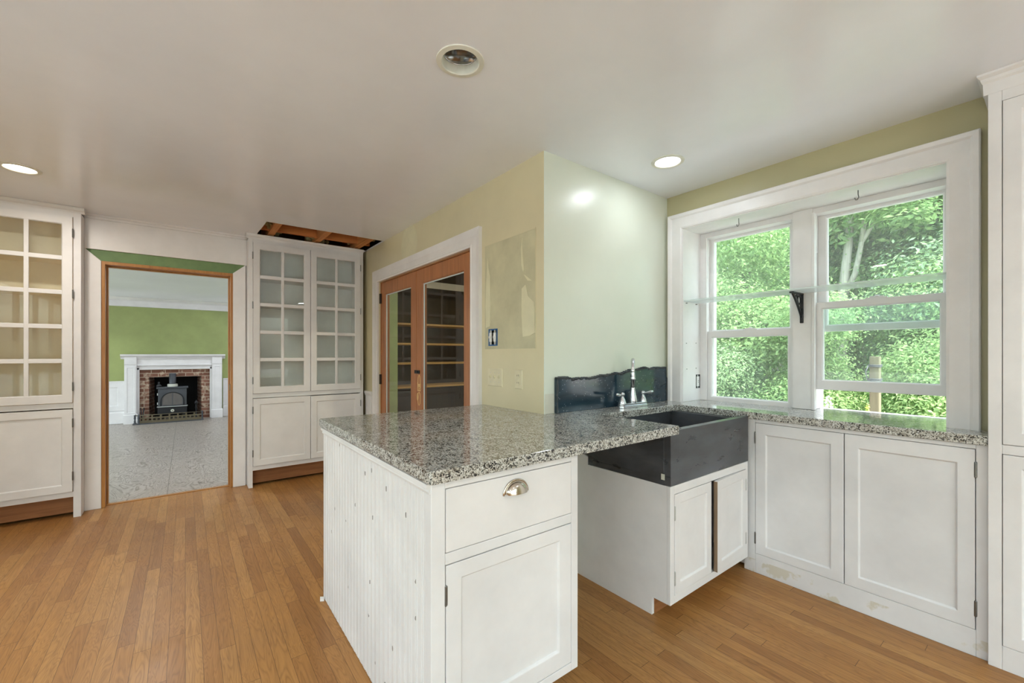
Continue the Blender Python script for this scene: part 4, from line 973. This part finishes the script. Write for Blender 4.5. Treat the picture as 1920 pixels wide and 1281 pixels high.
# backsplash with a broken top edge
rs = random.Random(3)
top = []
N = 46
for i in range(N + 1):
    u = i / N; x = 1.632 + (2.690 - 1.632) * u
    z = 1.108 + 0.045 * u - 0.018 * math.sin(PI * min(1, u * 1.6)) * (1 if u < 0.65 else 0) + rs.uniform(-0.005, 0.005) + 0.006 * math.sin(u * 31) * math.sin(u * 13 + 1)
    top.append((x, z))
pts = [(1.632, 0.911)] + top + [(2.694, 1.075), (2.704, 1.07), (2.706, 1.04), (2.702, 1.02), (2.708, 0.99), (2.705, 0.911)]
m = MB().prism(pts, 'n', 1.714, 1.733)
bs_ = m.build('stone_backsplash', [SPLASH], bevel=0.0)
tag(bs_, 'black polished stone backsplash with a jagged broken top behind the faucet', 'backsplash')
m = MB()
for (x0, z0), (x1, z1) in zip(top, top[1:]):
    m.prism([(1.7125, (z0 + z1) / 2 - 0.007 - rs.uniform(0, 0.006)), (1.709 - rs.uniform(0, 0.002), (z0 + z1) / 2 - 0.001), (1.720, (z0 + z1) / 2 + 0.004), (1.731, (z0 + z1) / 2 + 0.003), (1.731, (z0 + z1) / 2 - 0.004)], 'u', x0, x1)
m.build('broken_edge', SPLASH_EDGE, bs_)
MB().prism([(1.6318, 0.911), (1.6318, 1.10), (1.640, 1.104), (1.644, 1.05), (1.638, 0.98), (1.643, 0.911)], 'n', 1.711, 1.7138).prism([(2.690, 0.911), (2.684, 0.98), (2.690, 1.05), (2.682, 1.10), (2.688, 1.148), (2.693, 1.08), (2.704, 1.07), (2.705, 0.911)], 'n', 1.711, 1.7138).build('broken_side', SPLASH_EDGE, bs_)
# unpainted plaster left of the stone, part of wall
MB().box(1.562, 1.630, 1.7325, 1.7349, 0.911, 1.02).build('bare_plaster', plain('bare_plaster', (206, 204, 190), 0.8), wf)

# ------------------------------------------------------------------ faucet
fa = thing('kitchen_faucet', (2.22, 1.645, 0.91), 'brushed nickel gooseneck faucet with two lever handles behind the sink', 'faucet')
fy = 1.645; fx = 2.218
def stadium(hw, r, k=12):
    a = [(fx + hw - r + r * math.cos(-PI / 2 + PI * i / k), fy + r * math.sin(-PI / 2 + PI * i / k)) for i in range(k + 1)]
    b = [(fx - hw + r + r * math.cos(PI / 2 + PI * i / k), fy + r * math.sin(PI / 2 + PI * i / k)) for i in range(k + 1)]
    return a + b
MB().prism(stadium(0.135, 0.028), 'z', 0.9102, 0.926).prism(stadium(0.131, 0.024), 'z', 0.926, 0.938).build('base_plate', CHROME, fa, bevel=0.002)
sp = MB().lathe((fx, fy, 0.938), [(0.026, 0), (0.027, 0.01), (0.024, 0.03), (0.018, 0.06), (0.0145, 0.085), (0.015, 0.09), (0.013, 0.094)], 20).build('spout_body', CHROME, fa, smooth=True)
du, dv = -0.80, -0.60
R_ = 0.062
arc = [(fx, fy, 1.02), (fx, fy, 1.10), (fx, fy, 1.142)]
for i in range(1, 15):
    a = PI * i / 14
    arc.append((fx + du * R_ * (1 - math.cos(a)), fy + dv * R_ * (1 - math.cos(a)), 1.142 + R_ * math.sin(a)))
e = arc[-1]; arc += [(e[0] + du * 0.006, e[1] + dv * 0.006, 1.125)]
MB().tube(arc, 0.0115, 14).build('gooseneck', CHROME, fa, smooth=True)
MB().lathe((e[0] + du * 0.006, e[1] + dv * 0.006, 1.085), [(0, 0), (0.013, 0), (0.0155, 0.004), (0.0155, 0.012), (0.013, 0.016), (0.0145, 0.020), (0.012, 0.046)], 16).build('nozzle', CHROME, fa, smooth=True)
for x, sgn in ((fx - 0.103, -1), (fx + 0.103, 1)):
    hb = MB().lathe((x, fy, 0.936), [(0.024, 0), (0.024, 0.006), (0.018, 0.025), (0.010, 0.042), (0.0095, 0.048), (0.015, 0.054), (0.0155, 0.060), (0.011, 0.068), (0, 0.070)], 18).build('handle_base', CHROME, fa, smooth=True)
    MB().tube([(x + sgn * 0.008, fy - 0.002, 0.994), (x + sgn * 0.022, fy - 0.006, 0.992), (x + sgn * 0.040, fy - 0.010, 0.993), (x + sgn * 0.062, fy - 0.016, 0.996), (x + sgn * 0.078, fy - 0.020, 0.998), (x + sgn * 0.082, fy - 0.021, 0.998)], [0.006, 0.0055, 0.008, 0.0105, 0.008, 0.003], 12).build('lever', CHROME, hb, smooth=True)

# ------------------------------------------------------------------ base cabinet under the window, tall cabinet
bc = thing('base_cabinet', (2.65, 0.65, 0), 'white two-door base cabinet under the granite window sill', 'cabinet')
bf = Fr((2.585, 0, 0), (0, 1, 0), (-1, 0, 0))
m = MB(bf)
m.box(0.187, 0.2205, 0, 0.02, 0.0, 0.870).box(1.070, 1.13, 0, 0.02, 0.0, 0.870).box(0.2205, 1.070, 0, 0.02, 0.851, 0.870).box(0.2205, 1.070, 0, 0.02, 0.0, 0.110)
m.build('face_frame', WHITE_WORN, bc, bevel=0.002)
MB().box(2.585, 2.733, 0.187, 1.6, 0.02, 0.868).build('carcass', WHITE, bc)
shaker(bc, bf, 0.661, 1.068, 0.112, 0.849, (0.052, 0.052, 0.047, 0.060), WHITE_WORN, t=0.022, n0=0.0, hinge=1.0695, hz=[0.197, 0.766], hr=0.005, hh=0.06)
shaker(bc, bf, 0.223, 0.657, 0.112, 0.849, (0.050, 0.053, 0.052, 0.062), WHITE_WORN, t=0.022, n0=0.0, hinge=0.2215, hz=[0.197, 0.766], hr=0.005, hh=0.06)

tc = thing('tall_cabinet', (2.64, -0.4, 0), 'tall white cabinet with crown molding at the right edge beside the window', 'cabinet')
tf = Fr((2.562, 0, 0), (0, 1, 0), (-1, 0, 0))
ty0, ty1 = -0.95, 0.186
MB().box(2.562, 2.733, ty0, ty1, 0.0, 2.33).build('carcass', WHITE, tc)
m = MB(tf)
m.box(0.149, ty1, 0, 0.02, 0, 2.285).box(ty0, ty0 + 0.04, 0, 0.02, 0, 2.285)
m.box(ty0 + 0.04, 0.149, 0, 0.02, 2.235, 2.285).box(ty0 + 0.04, 0.149, 0, 0.02, 0.847, 0.884).box(ty0 + 0.04, 0.149, 0, 0.02, 0, 0.094)
m.build('face_frame', WHITE, tc, bevel=0.002)
for u0, u1, hu in ((-0.38, 0.147, -0.379), (ty0 + 0.042, -0.384, ty0 + 0.04)):
    shaker(tc, tf, u0, u1, 0.886, 2.233, 0.048, WHITE, t=0.022)
    shaker(tc, tf, u0, u1, 0.096, 0.845, 0.048, WHITE, t=0.022)
cp = [(0.0, 2.275), (0.022, 2.275), (0.024, 2.318), (0.032, 2.326), (0.036, 2.336), (0.050, 2.345), (0.052, 2.3525), (0.0, 2.3525)]
m = MB(tf)
L = []
for du_, u in ((0, ty0), (1, ty1)):
    L.append([m.bm.verts.new(m.f(u + (p if du_ else 0) * 0.55, p, z)) for p, z in cp])
L.append([m.bm.verts.new(m.f(ty1 + p * 0.55, -0.171, z)) for p, z in cp])
for A, B in zip(L, L[1:]):
    for i in range(len(cp)): m.face([A[i], A[(i + 1) % len(cp)], B[(i + 1) % len(cp)], B[i]])
m.face(L[0]); m.face(L[-1])
m.build('crown_molding', WHITE, tc)

# ------------------------------------------------------------------ outdoors
GZ = -0.45
struct(MB().box(3.12, 45, YR - 0.16, 45, GZ - 0.3, GZ).build('ground', GRASS), 'grassy ground outside the window')
struct(MB().box(-45, 45, -45, YR - 0.16, GZ - 0.3, GZ).build('ground', BOUNCE_PAVING), 'unseen pale paving behind the house, added to bounce light')
struct(MB().box(3.12, 7.0, YR - 0.16, 12, GZ - 0.3, GZ + 0.004).build('bounce_terrace', BOUNCE_PAVING), 'unseen pale paved strip under the window, added to bounce light')
struct(MB().box(-45, -3.41, YR - 0.16, 45, GZ - 0.3, GZ).build('ground', BOUNCE_PAVING), 'unseen pale paving beside the house, added to bounce light')
def leaves(clumps, n, size, rnd, up=0.5):
    """leaf quads scattered over the shells of ellipsoid clumps (cx,cy,cz,rx,ry,rz)"""
    verts, faces = [], []
    wts = [c[3] * c[4] + c[4] * c[5] + c[3] * c[5] for c in clumps]; tot = sum(wts)
    for c, w in zip(clumps, wts):
        for _ in range(int(n * w / tot)):
            d = Vector((rnd.gauss(0, 1), rnd.gauss(0, 1), rnd.gauss(0, 1))).normalized()
            rad = 1.0 + rnd.gauss(-0.08, 0.24)
            p = Vector((c[0] + d.x * c[3] * rad, c[1] + d.y * c[4] * rad, c[2] + d.z * c[5] * rad))
            nrm = (d + Vector((rnd.uniform(-1, 1), rnd.uniform(-1, 1), rnd.uniform(-0.6, 1) + up))).normalized()
            a = nrm.orthogonal().normalized(); a.rotate(Matrix.Rotation(rnd.uniform(0, 2 * PI), 3, nrm)); b = nrm.cross(a)
            s = size * rnd.uniform(0.6, 1.35); k = len(verts)
            verts += [p - a * s, p + b * s * 0.42 + nrm * s * 0.12, p + a * s, p - b * s * 0.42 + nrm * s * 0.12]
            faces.append((k, k + 1, k + 2, k + 3))
    me = bpy.data.meshes.new('foliage'); me.from_pydata([tuple(v) for v in verts], [], faces)
    return me
def leaf_obj(name, me, mat, parent=None):
    me.materials.append(mat); o = bpy.data.objects.new(name, me); COL.objects.link(o)
    if parent:
        o.parent = parent; off = world_loc(parent)
        me.transform(Matrix.Translation(-off))
    return o
rn = random.Random(11)
def tree(x, y, h, cr, label, mat, n, size, trunk=0.09, clumps=9, cat='tree', low=0.25, name='leafy_tree'):
    t = thing(name, (x, y, GZ), label, cat)
    cl = []
    for k in range(clumps):
        a = rn.uniform(0, 2 * PI); q = cr * rn.uniform(0.1, 0.75); zc_ = GZ + h * rn.uniform(low, 0.9)
        r = cr * rn.uniform(0.38, 0.62)
        cl.append((x + q * math.cos(a), y + q * math.sin(a), zc_, r, r, r * 0.8))
    leaf_obj('crown', leaves(cl, int(n * 4.5), size * 0.40, rn), mat, t)
    m = MB().tube([(x, y, GZ - 0.02), (x + 0.05, y, GZ + h * 0.3), (x - 0.04, y + 0.05, GZ + h * 0.6), (x, y, GZ + h * 0.85)], [trunk, trunk * 0.8, trunk * 0.5, trunk * 0.15], 8)
    for k in range(5):
        c = cl[k % len(cl)]; z0 = GZ + h * (0.25 + 0.09 * k)
        m.tube([(x, y, z0), ((x + c[0]) / 2, (y + c[1]) / 2, (z0 + c[2]) / 2 + 0.1), (c[0], c[1], c[2])], [trunk * 0.4, trunk * 0.25, trunk * 0.1], 6)
    m.build('trunk', BARK, t)
    return t
# dense growth behind everything
cl = []
for k in range(210):
    x = rn.uniform(11.5, 16); y = rn.uniform(-6, 16); z = GZ + rn.uniform(0.3, 7.4)
    if y < 2.2 and z > 5.3: continue
    r = rn.uniform(0.8, 1.5); cl.append((x, y, z, r, r, r * 0.75))
tag(leaf_obj('woodland_foliage', leaves(cl, 190000, 0.095, rn), LEAF_B), 'dense green woodland filling the view behind the nearer trees', 'foliage', kind='stuff')
cl = []
for k in range(70):
    x = rn.uniform(7.6, 10.5); y = rn.uniform(-4, 10); z = GZ + rn.uniform(0.0, 0.9); r = rn.uniform(0.35, 0.6)
    cl.append((x, y, z, r, r, r * 0.8))
tag(leaf_obj('undergrowth', leaves(cl, 40000, 0.05, rn), LEAF_B), 'low tangled undergrowth beyond the window sill', 'foliage', kind='stuff')
tree(8.2, 3.6, 4.3, 1.25, 'bright green bushy tree filling the left window', LEAF_A, 9000, 0.085)
tree(9.3, 5.2, 5.2, 1.4, 'mid green tree at the far left of the left window', LEAF_B, 8000, 0.1)
tree(7.2, 2.25, 2.5, 0.75, 'yellow-green shrub behind the centre mullion between the two windows', LEAF_A, 6000, 0.065, cat='shrub', name='leafy_shrub', low=0.15)
tree(9.6, 0.7, 4.6, 1.3, 'darker green tree at the right of the right window', LEAF_C, 9000, 0.10)
tree(7.4, 1.05, 2.1, 0.7, 'pale green shrub low in the right window behind the fence post', LEAF_A, 6000, 0.06, cat='shrub', name='leafy_shrub', low=0.15)
tree(7.0, 3.3, 1.9, 0.75, 'round mid green shrub low in the left window', LEAF_B, 6500, 0.06, cat='shrub', name='leafy_shrub', low=0.15)
tree(10.8, 2.9, 6.0, 1.3, 'tall light green tree behind the mullion', LEAF_A, 8000, 0.11)
tree(8.6, 1.35, 3.0, 1.0, 'light green bush in the middle of the right window above the fence post', LEAF_A, 8000, 0.07, cat='shrub', name='leafy_shrub', low=0.2)
tree(8.8, 0.15, 2.6, 0.9, 'mid green bush at the lower right corner of the right window', LEAF_B, 7000, 0.065, cat='shrub', name='leafy_shrub', low=0.15)
tree(10.4, 1.4, 6.4, 1.5, 'tall light green tree filling the top of the right window', LEAF_A, 10000, 0.10)
# forked pale tree seen in the right window
ft = thing('forked_tree', (9.0, 2.35, GZ), 'tree with a pale forked trunk and yellow-green leaves in the right window', 'tree')
m = MB().tube([(9.0, 2.35, GZ - 0.02), (9.0, 2.36, 1.6), (9.0, 2.33, 2.3), (9.02, 2.25, 3.2), (9.0, 2.2, 4.6), (9.0, 2.15, 5.6)], [0.10, 0.085, 0.075, 0.06, 0.04, 0.015], 10)
m.tube([(9.0, 2.34, 2.15), (8.95, 2.15, 2.6), (8.9, 2.05, 3.1), (8.9, 1.80, 3.55), (8.9, 1.45, 3.95), (8.9, 1.1, 4.2)], [0.05, 0.042, 0.036, 0.028, 0.02, 0.008], 8)
m.tube([(9.0, 2.36, 2.0), (9.0, 2.55, 2.5), (9.0, 2.9, 2.8), (9.0, 3.3, 2.95)], [0.04, 0.028, 0.02, 0.008], 8)
m.tube([(8.9, 2.05, 3.1), (8.85, 2.0, 3.5), (8.85, 1.7, 4.3)], [0.04, 0.03, 0.01], 6)
m.build('trunk', PALEBARK, ft, smooth=True)
cl = []
for k in range(16):
    cl.append((9.25 + rn.uniform(-0.1, 0.7), 1.7 + rn.uniform(-1.3, 1.2), rn.uniform(2.9, 5.2), 0.55, 0.6, 0.28))
leaf_obj('crown', leaves(cl, 13000, 0.06, rn, 0.9), LEAF_A, ft)
cl = [(8.6, 1.9 + rn.uniform(-1.1, 0.9), rn.uniform(3.3, 4.9), 0.35, 0.45, 0.14) for k in range(8)]
leaf_obj('crown', leaves(cl, 2600, 0.055, rn, 1.2), LEAF_A, ft)
# fence post with wire
fp = thing('fence_post', (5.5, 1.16, GZ), 'weathered wooden fence post wrapped with wire outside the right window', 'post')
MB().prism([(5.46, 1.12), (5.54, 1.12), (5.545, 1.20), (5.462, 1.198)], 'z', GZ - 0.02, 1.215).build('post_wood', POSTWOOD, fp, bevel=0.006)
m = MB()
for z in (1.125, 1.112, 0.985, 0.970):
    m.tube([(5.455, 1.115, z), (5.545, 1.115, z + 0.006), (5.55, 1.205, z + 0.01), (5.455, 1.205, z + 0.004), (5.453, 1.115, z + 0.002)], 0.006, 6)
m.tube([(5.452, 1.205, 1.12), (5.44, 1.222, 1.06), (5.45, 1.208, 0.975)], 0.005, 6)
m.build('wire', plain('dull_wire', (92, 95, 100), 0.6, 0.3), fp, smooth=True)
# foxglove
fg = thing('foxglove', (5.0, 1.41, GZ), 'white foxglove spike rising above the sill in the right window', 'flower')
MB().tube([(5.0, 1.41, GZ), (5.0, 1.41, 0.4), (5.0, 1.40, 0.86)], [0.01, 0.008, 0.004], 6).build('stem', LEAF_B, fg)
m = MB()
for k in range(26):
    z = 0.58 + 0.26 * k / 26; a = k * 2.4; r = 0.026 * (1.15 - 0.7 * k / 26)
    m.lathe((5.0 + r * 0.5 * math.cos(a), 1.41 + r * 0.5 * math.sin(a), z), [(0.003, 0), (r * 0.55, r * 0.6), (r * 0.7, r * 1.5), (r * 0.4, r * 1.3)], 8, ax=(math.cos(a), math.sin(a), -0.6))
m.build('bells', PETAL, fg, smooth=True)
leaf_obj('leaf_rosette', leaves([(5.0, 1.41, GZ + 0.25, 0.2, 0.2, 0.2)], 60, 0.08, rn), LEAF_B, fg)
fg2 = thing('flower_spike', (5.0, 1.11, GZ), 'thin yellow-green flower spike left of the fence post', 'plant')
MB().tube([(5.0, 1.11, GZ), (5.0, 1.11, 0.5), (5.0, 1.108, 0.80)], [0.008, 0.006, 0.003], 6).build('stem', LEAF_B, fg2)
leaf_obj('buds', leaves([(5.0, 1.11, 0.58 + 0.03 * k, 0.02 - 0.002 * k, 0.02 - 0.002 * k, 0.025) for k in range(7)], 220, 0.016, rn), SPIKE, fg2)
